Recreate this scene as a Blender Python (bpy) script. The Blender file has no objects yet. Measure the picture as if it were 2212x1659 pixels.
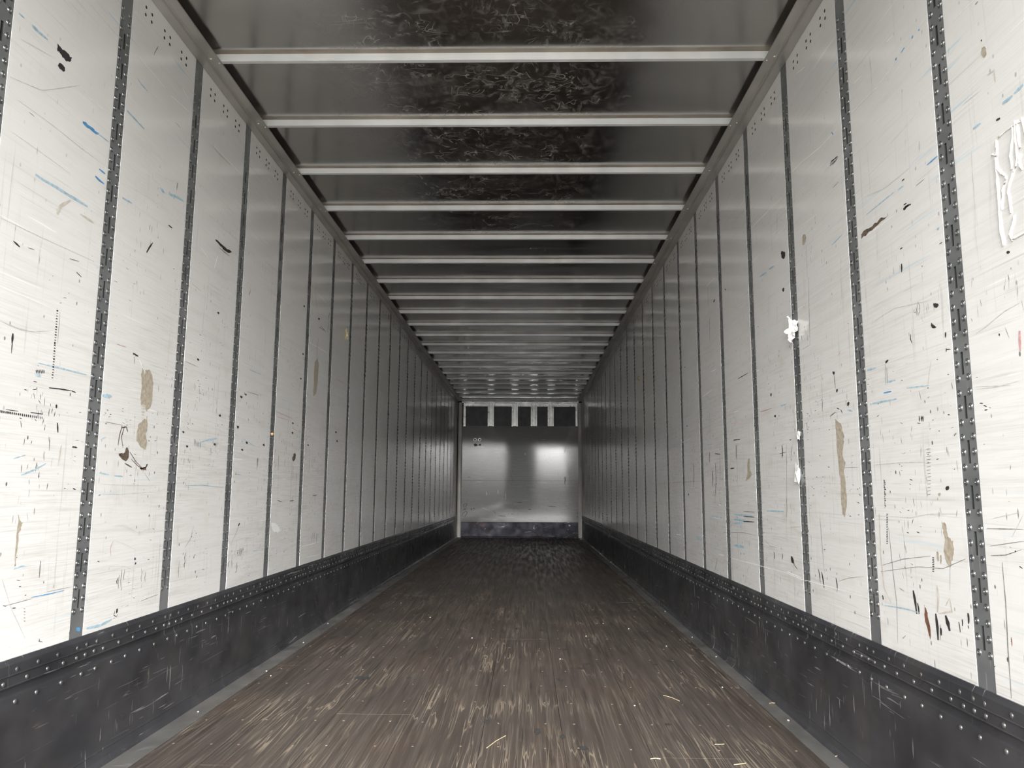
import bpy, bmesh, math, random
from mathutils import Vector, Matrix

scene = bpy.context.scene
COL = scene.collection
random.seed(7)

# ------------------------------------------------------------------ camera
W = 2.6142            # inner width of the trailer (left wall x = 0, right wall x = W)
YE = 16.116           # inner face of the front wall
YO = -0.36            # open rear end
PITCH = 0.6096        # spacing of posts and roof bows
F_PX = 1655.88
cam_d = bpy.data.cameras.new('camera')
cam_d.sensor_fit = 'HORIZONTAL'
cam_d.sensor_width = 36.0
cam_d.lens = F_PX / 2212.0 * 36.0
cam_d.clip_start = 0.02
cam_d.clip_end = 500.0
cam = bpy.data.objects.new('camera', cam_d)
COL.objects.link(cam)
pt, yw, rl = 0.1398, -0.0206, 0.0056
fw = Vector((math.sin(yw) * math.cos(pt), math.cos(yw) * math.cos(pt), math.sin(pt)))
rt = Vector((math.cos(yw), -math.sin(yw), 0.0))
up = rt.cross(fw)
r2 = math.cos(rl) * rt + math.sin(rl) * up
u2 = -math.sin(rl) * rt + math.cos(rl) * up
cam.matrix_world = Matrix((
    (r2.x, u2.x, -fw.x, 1.4737),
    (r2.y, u2.y, -fw.y, 0.0),
    (r2.z, u2.z, -fw.z, 0.9357),
    (0, 0, 0, 1)))
scene.camera = cam

# ------------------------------------------------------------------ sky, light, exposure
world = bpy.data.worlds.new('overcast_sky')
scene.world = world
world.use_nodes = True
world.cycles.sampling_method = 'MANUAL'
world.cycles.sample_map_resolution = 512
wn = world.node_tree.nodes
wl = world.node_tree.links
wn.clear()
w_out = wn.new('ShaderNodeOutputWorld')
w_bg = wn.new('ShaderNodeBackground')
w_sky = wn.new('ShaderNodeTexSky')          # hazy bright day, the sun veiled low behind the photographer
w_sky.sky_type = 'NISHITA'
w_sky.sun_disc = False
w_sky.sun_elevation = math.radians(22)
w_sky.sun_rotation = math.radians(178)
w_sky.air_density = 1.6
w_sky.dust_density = 6.0
w_sky.ozone_density = 1.0
w_bw = wn.new('ShaderNodeRGBToBW')
w_mix = wn.new('ShaderNodeMix')
w_mix.data_type = 'RGBA'
w_mix.inputs[0].default_value = 0.97        # cloud veil takes most of the blue out
wl.new(w_sky.outputs[0], w_bw.inputs[0])
wl.new(w_sky.outputs[0], w_mix.inputs[6])
wl.new(w_bw.outputs[0], w_mix.inputs[7])
wl.new(w_mix.outputs[2], w_bg.inputs['Color'])
w_bg.inputs['Strength'].default_value = 1.0
wl.new(w_bg.outputs[0], w_out.inputs[0])

scene.view_settings.view_transform = 'Standard'
scene.view_settings.look = 'None'
scene.view_settings.gamma = 1.0
scene.view_settings.use_curve_mapping = False
scene.view_settings.exposure = 0.58
try:
    scene.cycles.use_adaptive_sampling = True
    scene.cycles.adaptive_threshold = 0.035
    scene.cycles.max_bounces = 10
    scene.cycles.diffuse_bounces = 8
    scene.cycles.glossy_bounces = 6
except Exception:
    pass

# ------------------------------------------------------------------ node helpers
class NT:
    def __init__(self, name):
        self.m = bpy.data.materials.new(name)
        self.m.use_nodes = True
        self.t = self.m.node_tree
        self.t.nodes.clear()
        self.out = self.t.nodes.new('ShaderNodeOutputMaterial')
        self.b = self.t.nodes.new('ShaderNodeBsdfPrincipled')
        self.t.links.new(self.b.outputs[0], self.out.inputs[0])
        g = self.t.nodes.new('ShaderNodeNewGeometry')
        self.pos = g.outputs['Position']

    def set(self, key, v):
        s = self.b.inputs[key]
        if hasattr(v, 'is_linked') or isinstance(v, bpy.types.NodeSocket):
            self.t.links.new(v, s)
        elif isinstance(v, tuple):
            s.default_value = (v[0], v[1], v[2], 1)
        else:
            s.default_value = v

    def inp(self, node, i, v):
        s = node.inputs[i]
        if isinstance(v, bpy.types.NodeSocket):
            self.t.links.new(v, s)
        elif isinstance(v, tuple) and s.type == 'RGBA':
            s.default_value = (v[0], v[1], v[2], 1)
        else:
            s.default_value = v

    def mapping(self, scale, rot=(0, 0, 0), loc=(0, 0, 0)):
        n = self.t.nodes.new('ShaderNodeMapping')
        self.t.links.new(self.pos, n.inputs[0])
        n.inputs['Scale'].default_value = scale
        n.inputs['Rotation'].default_value = rot
        n.inputs['Location'].default_value = loc
        return n.outputs[0]

    def noise(self, scale, s=1.0, detail=3.0, rough=0.55, rot=(0, 0, 0), loc=(0, 0, 0), dist=0.0):
        n = self.t.nodes.new('ShaderNodeTexNoise')
        self.t.links.new(self.mapping(scale, rot, loc), n.inputs['Vector'])
        n.inputs['Scale'].default_value = s
        n.inputs['Detail'].default_value = detail
        n.inputs['Roughness'].default_value = rough
        n.inputs['Distortion'].default_value = dist
        return n.outputs[0]

    def voronoi(self, scale, loc=(0, 0, 0), rot=(0, 0, 0), rnd=1.0):
        n = self.t.nodes.new('ShaderNodeTexVoronoi')
        self.t.links.new(self.mapping(scale, rot, loc), n.inputs['Vector'])
        n.inputs['Scale'].default_value = 1.0
        n.inputs['Randomness'].default_value = rnd
        return n.outputs['Distance']

    def ramp(self, v, a, b, lo=0.0, hi=1.0):
        n = self.t.nodes.new('ShaderNodeMapRange')
        n.clamp = True
        self.inp(n, 0, v)
        n.inputs[1].default_value = a
        n.inputs[2].default_value = b
        n.inputs[3].default_value = lo
        n.inputs[4].default_value = hi
        return n.outputs[0]

    def math(self, op, a, b=0.0):
        n = self.t.nodes.new('ShaderNodeMath')
        n.operation = op
        self.inp(n, 0, a)
        self.inp(n, 1, b)
        return n.outputs[0]

    def mul(self, a, b):
        return self.math('MULTIPLY', a, b)

    def mix(self, f, a, b):
        n = self.t.nodes.new('ShaderNodeMix')
        n.data_type = 'RGBA'
        n.clamp_factor = True
        self.inp(n, 0, f)
        self.inp(n, 6, a)
        self.inp(n, 7, b)
        return n.outputs[2]

    def sep(self):
        n = self.t.nodes.new('ShaderNodeSeparateXYZ')
        self.t.links.new(self.pos, n.inputs[0])
        return n.outputs

    def bump(self, h, strength=0.2, dist=0.002):
        n = self.t.nodes.new('ShaderNodeBump')
        n.inputs['Strength'].default_value = strength
        n.inputs['Distance'].default_value = dist
        self.t.links.new(h, n.inputs['Height'])
        self.t.links.new(n.outputs[0], self.b.inputs['Normal'])


def simple(name, col, rough=0.5, metal=0.0, var=0.15, scale=30.0):
    n = NT(name)
    k = n.noise((scale, scale, scale), 1.0, 2)
    dark = tuple(c * (1 - var) for c in col)
    lite = tuple(min(1, c * (1 + var)) for c in col)
    n.set('Base Color', n.mix(n.ramp(k, 0.3, 0.7), dark, lite))
    n.set('Roughness', rough)
    n.set('Metallic', metal)
    return n.m


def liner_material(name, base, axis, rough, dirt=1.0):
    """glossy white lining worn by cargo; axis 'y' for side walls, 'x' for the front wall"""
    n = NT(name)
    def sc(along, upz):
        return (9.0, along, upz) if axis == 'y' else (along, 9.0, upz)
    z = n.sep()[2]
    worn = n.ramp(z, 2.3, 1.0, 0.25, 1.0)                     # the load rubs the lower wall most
    col = n.mix(n.ramp(n.noise(sc(1.1, 1.4), 1, 2), 0.35, 0.7), base, tuple(c * 0.93 for c in base))
    # broad soft smudges rubbed lengthwise
    s1 = n.ramp(n.noise(sc(1.6, 26), 1, 3, 0.65, dist=0.5), 0.50, 0.72)
    col = n.mix(n.mul(n.mul(s1, worn), 0.24 * dirt), col, (0.46, 0.44, 0.41))
    # fine scratch lines lengthwise
    s2 = n.ramp(n.noise(sc(2.2, 150), 1, 2, 0.6, dist=0.7), 0.60, 0.70)
    m2 = n.ramp(n.noise(sc(2.5, 4), 1, 1, loc=(3, 1, 7)), 0.42, 0.62)
    col = n.mix(n.mul(n.mul(s2, m2), 0.26 * dirt), col, (0.33, 0.32, 0.30))
    # close-set brushing low on the wall
    s2b = n.ramp(n.noise(sc(5.0, 210), 1, 2, 0.7, loc=(2, 6, 4), dist=0.4), 0.45, 0.75)
    m2b = n.ramp(n.noise(sc(1.5, 2.5), 1, 1, loc=(6, 6, 1)), 0.30, 0.62)
    col = n.mix(n.mul(n.mul(n.mul(s2b, m2b), worn), 0.40 * dirt), col, (0.42, 0.40, 0.375))
    # vertical rub marks
    s3 = n.ramp(n.noise(sc(60, 2.6), 1, 3, 0.6, loc=(1, 5, 2)), 0.60, 0.74)
    m3 = n.ramp(n.noise(sc(2.2, 2.6), 1, 1, loc=(8, 2, 4)), 0.42, 0.60)
    col = n.mix(n.mul(n.mul(n.mul(s3, m3), worn), 0.58 * dirt), col, (0.30, 0.28, 0.26))
    # pale gouges
    s4 = n.ramp(n.noise(sc(3.0, 120), 1, 2, 0.5, loc=(11, 4, 9), dist=0.4), 0.66, 0.72)
    m4 = n.ramp(n.noise(sc(1.6, 2.2), 1, 1, loc=(2, 9, 1)), 0.48, 0.62)
    col = n.mix(n.mul(n.mul(s4, m4), 0.7), col, (0.92, 0.92, 0.90))
    # black nicks
    v = n.voronoi(sc(26, 16), loc=(0.3, 0.7, 0.1))
    nk = n.ramp(v, 0.115, 0.075)
    m5 = n.ramp(n.noise(sc(4.5, 3.5), 1, 1, loc=(5, 5, 5)), 0.46, 0.58)
    col = n.mix(n.mul(n.mul(n.mul(nk, m5), worn), 0.9 * dirt), col, (0.045, 0.042, 0.04))
    v2 = n.voronoi(sc(55, 9), loc=(1.3, 2.7, 0.6))
    m6 = n.ramp(n.noise(sc(3.0, 2.5), 1, 1, loc=(9, 3, 6)), 0.52, 0.62)
    col = n.mix(n.mul(n.mul(n.mul(n.ramp(v2, 0.13, 0.08), m6), worn), 0.85 * dirt), col, (0.09, 0.085, 0.08))
    # pale blue film transfer
    s7 = n.ramp(n.noise(sc(2.2, 70), 1, 2, 0.5, loc=(4, 7, 3), dist=0.3), 0.66, 0.74)
    m7 = n.ramp(n.noise(sc(1.2, 1.3), 1, 1, loc=(6, 1, 8)), 0.50, 0.62)
    col = n.mix(n.mul(n.mul(s7, m7), 0.55), col, (0.42, 0.62, 0.74))
    # tan dirt patches
    s8 = n.ramp(n.noise(sc(5, 7), 1, 3, 0.6, loc=(7, 8, 2)), 0.60, 0.75)
    col = n.mix(n.mul(n.mul(s8, worn), 0.22 * dirt), col, (0.47, 0.40, 0.31))
    n.set('Base Color', col)
    r = n.ramp(n.noise(sc(2.5, 3.5), 1, 2, 0.6, loc=(3, 3, 3)), 0.3, 0.75, rough, rough + (0.10 if axis == 'y' else 0.04))
    r = n.math('ADD', r, n.mul(n.mul(n.math('MAXIMUM', s2, s1), worn), 0.08 if axis == 'y' else 0.03))
    n.set('Roughness', r)
    n.set('Specular IOR Level', 0.55 if axis == 'y' else 0.45)
    if axis == 'y':
        n.bump(n.noise(sc(0.8, 0.9), 1, 1), 0.06, 0.01)
    else:
        n.bump(n.noise(sc(38, 55), 1, 2, 0.7), 0.05, 0.002)
    return n.m


def metal_material(name, dark, lite, rough, metal, scr_axis='y', scr=0.5, lines=90.0, dust=(0.4, 0.37, 0.33), dust_amt=0.0, wav=0.0, spots=None, spec=0.5):
    n = NT(name)
    col = n.mix(n.ramp(n.noise((5, 3.5, 5), 1, 2, 0.6), 0.3, 0.7), dark, lite)
    if scr:
        a = (6, 4.0, lines) if scr_axis == 'y' else (lines, 4.0, 6)
        s1 = n.ramp(n.noise(a, 1, 2, 0.5, dist=0.8), 0.66, 0.71)
        m1 = n.ramp(n.noise((2, 1.3, 5), 1, 1, loc=(2, 4, 1)), 0.45, 0.6)
        b = (6, 70, 7.0)
        s2 = n.ramp(n.noise(b, 1, 2, 0.5, rot=(0.12, 0, 0), dist=0.6), 0.67, 0.71)
        m2 = n.ramp(n.noise((2, 2.2, 7), 1, 1, loc=(7, 4, 3)), 0.44, 0.56)
        scm = n.math('MAXIMUM', n.mul(s1, m1), n.mul(s2, m2))
        col = n.mix(n.mul(scm, scr), col, (0.62, 0.62, 0.62))
    if dust_amt:
        d = n.ramp(n.noise((3, 3, 3), 1, 3, 0.65, loc=(4, 4, 4)), 0.5, 0.75)
        col = n.mix(n.mul(d, dust_amt), col, dust)
    if spots:
        s = n.ramp(n.noise((6, 5, 9), 1, 3, 0.6, loc=(9, 1, 3)), 0.62, 0.7)
        col = n.mix(n.mul(s, 0.7), col, spots)
    n.set('Base Color', col)
    n.set('Metallic', metal)
    n.set('Specular IOR Level', spec)
    n.set('Roughness', n.ramp(n.noise((7, 5, 7), 1, 2, 0.6, loc=(1, 2, 3)), 0.3, 0.7, rough * 0.8, rough * 1.35))
    if wav:
        n.bump(n.noise((1.6, 2.2, 1.6), 1, 2), wav, 0.02)
    return n.m


def ceiling_material():
    n = NT('roof_sheet_metal')
    col = n.mix(n.ramp(n.noise((1.5, 2.0, 1), 1, 3), 0.3, 0.7), (0.51, 0.495, 0.48), (0.58, 0.565, 0.55))
    x = n.sep()[0]
    y = n.sep()[1]
    mid = n.mul(n.ramp(x, 0.35, 0.9), n.ramp(x, 2.2, 1.6))    # scuffed where load tops rub, along the middle
    near = n.ramp(y, 8.5, 5.0)
    def hair(scale, w, dist, loc, rot=0.0):                   # thin curved lines: level sets of a noise
        k = n.math('ABSOLUTE', n.math('SUBTRACT', n.noise(scale, 1, 2, 0.55, rot=(0, 0, rot), loc=loc, dist=dist), 0.5))
        return n.ramp(k, w, w * 0.25)
    patch = n.ramp(n.noise((2.2, 3.0, 1), 1, 2, 0.6, loc=(3, 2, 0)), 0.30, 0.56)
    brk = n.ramp(n.noise((9, 9, 1), 1, 1, loc=(8, 8, 0)), 0.45, 0.62)
    wisp = n.ramp(n.noise((16, 12, 1), 1, 4, 0.75, dist=1.5), 0.50, 0.72)
    dust = n.mul(n.mul(wisp, patch), n.mul(mid, near))
    h1 = hair((5, 3.5, 1), 0.010, 1.0, (1, 7, 0))
    h2 = hair((9, 6, 1), 0.012, 0.7, (4, 3, 0), 0.5)
    h3 = hair((3, 9, 1), 0.012, 1.0, (9, 5, 0), -0.3)
    scr = n.mul(n.mul(n.math('MAXIMUM', h1, n.math('MAXIMUM', h2, h3)), n.mul(patch, brk)), n.mul(mid, near))
    film = n.math('MAXIMUM', n.mul(dust, 0.55), n.mul(scr, 0.6))
    col = n.mix(film, col, (0.42, 0.39, 0.33))
    n.set('Base Color', col)
    n.set('Metallic', n.math('SUBTRACT', 1.0, n.mul(film, 0.9)))
    n.set('Roughness', n.ramp(n.noise((2, 3, 1), 1, 1), 0.3, 0.7, 0.13, 0.24))
    n.bump(n.noise((1.1, 3.0, 1), 1, 2), 0.22, 0.02)
    return n.m


def floor_material():
    n = NT('worn_hardwood')
    def hair(scale, w, dist, loc, rot=0.0):
        k = n.math('ABSOLUTE', n.math('SUBTRACT', n.noise(scale, 1, 2, 0.55, rot=(0, 0, rot), loc=loc, dist=dist), 0.5))
        return n.ramp(k, w, w * 0.3)
    col = n.mix(n.ramp(n.noise((26, 0.9, 1), 1, 3, 0.6), 0.3, 0.72), (0.035, 0.0275, 0.0225), (0.070, 0.056, 0.046))
    col = n.mix(n.mul(n.ramp(n.noise((1.6, 1.1, 1), 1, 1, loc=(2, 2, 0)), 0.35, 0.65), 0.4), col, (0.045, 0.038, 0.033))
    col = n.mix(n.mul(n.ramp(n.noise((2.4, 1.9, 1), 1, 2, loc=(7, 3, 0)), 0.55, 0.7), 0.35), col, (0.068, 0.043, 0.032))
    # worn pale grain
    g = n.ramp(n.noise((110, 2.4, 1), 1, 4, 0.65, dist=0.25), 0.52, 0.68)
    y = n.sep()[1]
    gm = n.mul(n.ramp(n.noise((2.0, 1.3, 1), 1, 1, loc=(5, 1, 0)), 0.34, 0.60), n.ramp(y, 7.0, 2.5, 0.35, 1.0))
    col = n.mix(n.mul(n.mul(g, gm), 0.7), col, (0.165, 0.137, 0.108))
    # long gouges, mostly lengthwise, some askew
    d0 = hair((26, 0.55, 1), 0.010, 0.2, (1, 1, 0))
    d1 = hair((17, 0.7, 1), 0.009, 0.2, (5, 2, 0), 0.12)
    d2 = hair((17, 0.7, 1), 0.009, 0.2, (3, 8, 0), -0.14)
    dm = n.ramp(n.noise((2.6, 1.6, 1), 1, 1, loc=(8, 6, 0)), 0.45, 0.62)
    dd = n.mul(n.math('MAXIMUM', d0, n.math('MAXIMUM', d1, d2)), dm)
    col = n.mix(n.mul(dd, 0.75), col, (0.21, 0.172, 0.128))
    # cross scuffs
    c1 = n.ramp(n.noise((3.5, 60, 1), 1, 2, 0.5, loc=(1, 4, 0)), 0.68, 0.74)
    col = n.mix(n.mul(c1, 0.3), col, (0.16, 0.135, 0.11))
    dk = n.ramp(n.noise((40, 2.0, 1), 1, 3, 0.6, loc=(9, 9, 0)), 0.58, 0.70)
    col = n.mix(n.mul(dk, 0.65), col, (0.019, 0.016, 0.014))
    n.set('Base Color', col)
    n.set('Roughness', n.ramp(n.noise((24, 1.4, 1), 1, 1), 0.3, 0.7, 0.36, 0.62))
    n.bump(n.noise((90, 2.4, 1), 1, 2), 0.5, 0.003)
    return n.m


M = {
    'liner': liner_material('white_liner', (0.80, 0.795, 0.775), 'y', 0.10),
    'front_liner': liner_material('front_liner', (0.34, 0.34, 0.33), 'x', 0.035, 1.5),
    'roof': ceiling_material(),
    'wood': floor_material(),
    'strip': metal_material('galvanized_strip', (0.145, 0.155, 0.158), (0.255, 0.266, 0.266), 0.46, 0.35, 'y', 0.25),
    'rivet': metal_material('rivet_steel', (0.17, 0.176, 0.176), (0.27, 0.275, 0.27), 0.27, 0.75, 'y', 0.0),
    'skirt': metal_material('scuff_plate_steel', (0.072, 0.074, 0.084), (0.14, 0.142, 0.154), 0.32, 0.7, 'y', 0.9, wav=0.1, dust=(0.22, 0.20, 0.17), dust_amt=0.3),
    'rivet2': metal_material('scuff_rivet_steel', (0.14, 0.14, 0.138), (0.23, 0.23, 0.225), 0.28, 0.8, 'y', 0.0),
    'edge': metal_material('floor_edge_metal', (0.105, 0.102, 0.097), (0.165, 0.16, 0.152), 0.45, 0.4, 'y', 0.25, dust=(0.2, 0.18, 0.15), dust_amt=0.4),
    'rail': metal_material('roof_rail_metal', (0.48, 0.46, 0.435), (0.62, 0.595, 0.565), 0.38, 0.7, 'x', 0.3),
    'bow': metal_material('galvanized_bow', (0.66, 0.675, 0.67), (0.79, 0.80, 0.79), 0.48, 0.15, 'x', 0.15, dust=(0.42, 0.36, 0.27), dust_amt=0.25),
    'flange': metal_material('dusty_flange', (0.30, 0.27, 0.23), (0.44, 0.39, 0.32), 0.5, 0.5, 'x', 0.0, dust=(0.20, 0.13, 0.08), dust_amt=0.5),
    'kick': metal_material('front_kick_plate', (0.012, 0.012, 0.017), (0.045, 0.044, 0.052), 0.34, 0.35, 'y', 0.45, 45.0, spots=(0.05, 0.02, 0.018), wav=0.12, spec=0.12),
    'post': metal_material('front_post_galvanized', (0.42, 0.43, 0.42), (0.66, 0.66, 0.64), 0.28, 0.8, 'x', 0.3),
    'corner': simple('corner_post_paint', (0.76, 0.73, 0.68), 0.3, 0.0, 0.08, 6),
    'darkpanel': simple('dark_front_panel', (0.12, 0.12, 0.127), 0.45, 0.0, 0.15, 8),
    'cavity': simple('dark_cavity', (0.03, 0.03, 0.03), 0.8, 0.0),
    'shell': simple('outer_shell', (0.55, 0.55, 0.55), 0.5, 0.0),
    'asphalt': simple('yard_concrete', (0.34, 0.335, 0.32), 0.85, 0.0, 0.15, 3),
    'blocker': simple('sky_blocker_grey', (0.42, 0.42, 0.42), 0.7, 0.0, 0.1, 2),
    'black': simple('black_scuff', (0.030, 0.029, 0.028), 0.6, 0.0, 0.3, 90),
    'dgrey': simple('dark_grey_scuff', (0.22, 0.215, 0.205), 0.6, 0.0, 0.35, 90),
    'grey': simple('grey_scuff', (0.56, 0.545, 0.52), 0.5, 0.0, 0.2, 60),
    'brown': simple('brown_gouge', (0.115, 0.085, 0.06), 0.7, 0.0, 0.5, 120),
    'rust': simple('rust_stain', (0.16, 0.07, 0.04), 0.7, 0.0, 0.4, 90),
    'tan': simple('bare_wood', (0.40, 0.35, 0.275), 0.7, 0.0, 0.22, 70),
    'blue': simple('blue_film_mark', (0.10, 0.32, 0.60), 0.4, 0.0, 0.3, 60),
    'lblue': simple('pale_blue_film_mark', (0.38, 0.53, 0.62), 0.4, 0.0, 0.25, 60),
    'red': simple('red_crayon_mark', (0.62, 0.36, 0.36), 0.5, 0.0, 0.3, 80),
    'ltan': simple('faint_tan_rub', (0.56, 0.52, 0.455), 0.6, 0.0, 0.15, 50),
    'white': simple('white_gouge', (0.86, 0.86, 0.84), 0.4, 0.0, 0.05, 60),
    'lwhite': simple('wiped_patch', (0.82, 0.83, 0.84), 0.3, 0.0, 0.03, 20),
    'bead': simple('white_adhesive', (0.84, 0.83, 0.79), 0.35, 0.0, 0.05, 40),
    'plastic': simple('white_plastic_film', (0.86, 0.86, 0.83), 0.22, 0.0, 0.06, 120),
    'straw': simple('dry_straw', (0.34, 0.27, 0.175), 0.6, 0.0, 0.2, 200),
    'crumb': simple('pale_crumb', (0.5, 0.48, 0.43), 0.6, 0.0, 0.1, 200),
    'cream': simple('cream_foam', (0.72, 0.66, 0.47), 0.6, 0.0, 0.2, 120),
    'orange': simple('orange_splinter', (0.72, 0.45, 0.22), 0.6, 0.0, 0.2, 120),
    'glint': simple('bright_fastener', (0.85, 0.82, 0.62), 0.2, 0.6, 0.1, 100),
}

# ------------------------------------------------------------------ mesh helpers
class MB:
    def __init__(self):
        self.v, self.f, self.mi = [], [], []

    def add(self, pts, faces, mi=0):
        k = len(self.v)
        self.v += [tuple(p) for p in pts]
        self.f += [tuple(i + k for i in f) for f in faces]
        self.mi += [mi] * len(faces)

    def box(self, a, b, mi=0):
        (x0, y0, z0), (x1, y1, z1) = a, b
        self.add([(x0, y0, z0), (x1, y0, z0), (x1, y1, z0), (x0, y1, z0),
                  (x0, y0, z1), (x1, y0, z1), (x1, y1, z1), (x0, y1, z1)],
                 [(0, 3, 2, 1), (4, 5, 6, 7), (0, 1, 5, 4), (1, 2, 6, 5), (2, 3, 7, 6), (3, 0, 4, 7)], mi)

    def extrude(self, prof, to3, t0, t1, mi=None):
        """closed 2d profile swept from t0 to t1; to3(p, t) gives the point"""
        n = len(prof)
        k = len(self.v)
        self.v += [tuple(to3(p, t0)) for p in prof] + [tuple(to3(p, t1)) for p in prof]
        for i in range(n):
            j = (i + 1) % n
            self.f.append((k + i, k + j, k + n + j, k + n + i))
            self.mi.append(mi[i] if mi else 0)
        self.f.append(tuple(k + i for i in reversed(range(n))))
        self.mi.append(0)
        self.f.append(tuple(k + n + i for i in range(n)))
        self.mi.append(0)

    def lathe(self, c, frame, prof, seg):
        """rings of (radius, height) about c; frame = (a, b, n) vectors"""
        a, b, nrm = frame
        k = len(self.v)
        rings = 0
        for r, h in prof:
            for s in range(seg):
                t = 2 * math.pi * s / seg
                p = Vector(c) + a * (r * math.cos(t)) + b * (r * math.sin(t)) + nrm * h
                self.v.append(tuple(p))
            rings += 1
        for i in range(rings - 1):
            for s in range(seg):
                s2 = (s + 1) % seg
                self.f.append((k + i * seg + s, k + i * seg + s2, k + (i + 1) * seg + s2, k + (i + 1) * seg + s))
                self.mi.append(0)
        self.f.append(tuple(k + (rings - 1) * seg + s for s in range(seg)))
        self.mi.append(0)

    def mesh(self, name, mats, smooth=False, recalc=True):
        me = bpy.data.meshes.new(name)
        me.from_pydata(self.v, [], self.f)
        for m in (mats if isinstance(mats, (list, tuple)) else [mats]):
            me.materials.append(m)
        if any(self.mi):
            me.polygons.foreach_set('material_index', self.mi)
        if recalc:
            bm = bmesh.new()
            bm.from_mesh(me)
            bmesh.ops.recalc_face_normals(bm, faces=bm.faces)
            bm.to_mesh(me)
            bm.free()
        if smooth:
            me.polygons.foreach_set('use_smooth', [True] * len(me.polygons))
        me.update()
        return me


def link(name, me, parent=None, loc=(0, 0, 0), **props):
    o = bpy.data.objects.new(name, me)
    COL.objects.link(o)
    o.location = loc
    if parent is not None:
        o.parent = parent
    for k, v in props.items():
        o[k] = v
    return o


def side(s):
    """wall coordinates (y, z, n): n points from the wall into the trailer"""
    if s == 'L':
        return lambda y, z, n: (n, y, z)
    return lambda y, z, n: (W - n, y, z)


def grid_plate(mb, P, ys, zs, n0, n1, holes):
    """plate over the grid ys x zs, front at n1, back at n0; holes = set of (i, j) cells left open with side walls"""
    for i in range(len(ys) - 1):
        for j in range(len(zs) - 1):
            a, b, c, d = ys[i], ys[i + 1], zs[j], zs[j + 1]
            if (i, j) in holes:
                q = [(a, c), (b, c), (b, d), (a, d)]
                for k in range(4):
                    p0, p1 = q[k], q[(k + 1) % 4]
                    mb.add([P(*p0, n1), P(*p1, n1), P(*p1, n0), P(*p0, n0)], [(0, 1, 2, 3)], 1)
            else:
                mb.add([P(a, c, n1), P(b, c, n1), P(b, d, n1), P(a, d, n1)], [(0, 1, 2, 3)])
    y0, y1, z0, z1 = ys[0], ys[-1], zs[0], zs[-1]
    q = [(y0, z0), (y1, z0), (y1, z1), (y0, z1)]
    for k in range(4):
        p0, p1 = q[k], q[(k + 1) % 4]
        mb.add([P(*p0, n1), P(*p1, n1), P(*p1, n0), P(*p0, n0)], [(0, 1, 2, 3)])


def round_hole_plate(mb, P, y0, y1, z0, z1, n0, n1, cy, cz, r, seg=10):
    """one rectangular cell with a round hole in it"""
    k = len(mb.v)
    outer, inner = [], []
    for s in range(seg):
        t = 2 * math.pi * s / seg
        c, sn = math.cos(t), math.sin(t)
        inner.append((cy + r * c, cz + r * sn))
        tx = ((y1 - cy) if c > 0 else (cy - y0)) / max(1e-9, abs(c))
        tz = ((z1 - cz) if sn > 0 else (cz - z0)) / max(1e-9, abs(sn))
        m = min(tx, tz)
        outer.append((cy + m * c, cz + m * sn))
    corners = [(y1, z1), (y0, z1), (y0, z0), (y1, z0)]
    for s in range(seg):
        s2 = (s + 1) % seg
        t0, t1 = 2 * math.pi * s / seg, 2 * math.pi * (s + 1) / seg
        ring = [outer[s]]
        for c in corners:
            ct = math.atan2(c[1] - cz, c[0] - cy) % (2 * math.pi)
            if t0 < ct < t1:
                ring.append(c)
        ring.append(outer[s2])
        poly = ring + [inner[s2], inner[s]]
        mb.add([P(*p, n1) for p in poly], [tuple(range(len(poly)))])
        mb.add([P(*inner[s], n1), P(*inner[s2], n1), P(*inner[s2], n0), P(*inner[s], n0)], [(0, 1, 2, 3)], 1)


# ------------------------------------------------------------------ floor
Z_CEIL = 2.868
Z_RAIL = 2.832
Z_SKIRT = 0.456
XL, XR = 0.119, W - 0.0954      # edges of the wooden deck
mb = MB()
mb.box((-0.06, YO, -0.14), (W + 0.06, YE + 0.06, -0.032))
floor = link('floor', mb.mesh('floor_substrate', M['cavity']), kind='structure')
seams = [XL, 0.345, 0.665, 0.985, 1.300, 1.612, 1.925, 2.235, XR]
butt = {0: [4.3, 9.9], 1: [7.1, 12.6], 2: [3.4, 10.8], 3: [6.2, 12.0], 4: [5.1, 11.2], 5: [8.2, 13.4], 6: [2.9, 9.2], 7: [6.8, 12.9]}
for i in range(8):
    ends = [YO] + butt[i] + [YE]
    for a, b in zip(ends[:-1], ends[1:]):
        mb = MB()
        g = 0.0007
        x0, x1, y0, y1 = seams[i] + g, seams[i + 1] - g, a + g, b - g
        zt = random.uniform(-0.0006, 0.0004)
        e = 0.0010
        mb.add([(x0, y0, -0.032), (x1, y0, -0.032), (x1, y1, -0.032), (x0, y1, -0.032),
                (x0, y0, zt - e), (x1, y0, zt - e), (x1, y1, zt - e), (x0, y1, zt - e),
                (x0 + e, y0 + e, zt), (x1 - e, y0 + e, zt), (x1 - e, y1 - e, zt), (x0 + e, y1 - e, zt)],
               [(0, 1, 5, 4), (1, 2, 6, 5), (2, 3, 7, 6), (3, 0, 4, 7),
                (4, 5, 9, 8), (5, 6, 10, 9), (6, 7, 11, 10), (7, 4, 8, 11), (8, 9, 10, 11), (3, 2, 1, 0)])
        link('floor_board', mb.mesh('floor_board', M['wood']), floor)
# recessed screw heads across the deck, over each cross member
scr = MB()
for k in range(0, 52):
    y = 0.25 + k * 0.3048
    for i in range(8):
        for t in (0.2, 0.8):
            x = seams[i] + (seams[i + 1] - seams[i]) * t + random.uniform(-0.01, 0.01)
            scr.lathe((x, y + random.uniform(-0.008, 0.008), 0.0), (Vector((1, 0, 0)), Vector((0, 1, 0)), Vector((0, 0, 1))),
                      [(0.0055, -0.001), (0.005, 0.0007), (0.002, 0.0004)], 6)
link('floor_screws', scr.mesh('floor_screws', M['brown']), floor, kind='stuff')
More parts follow.
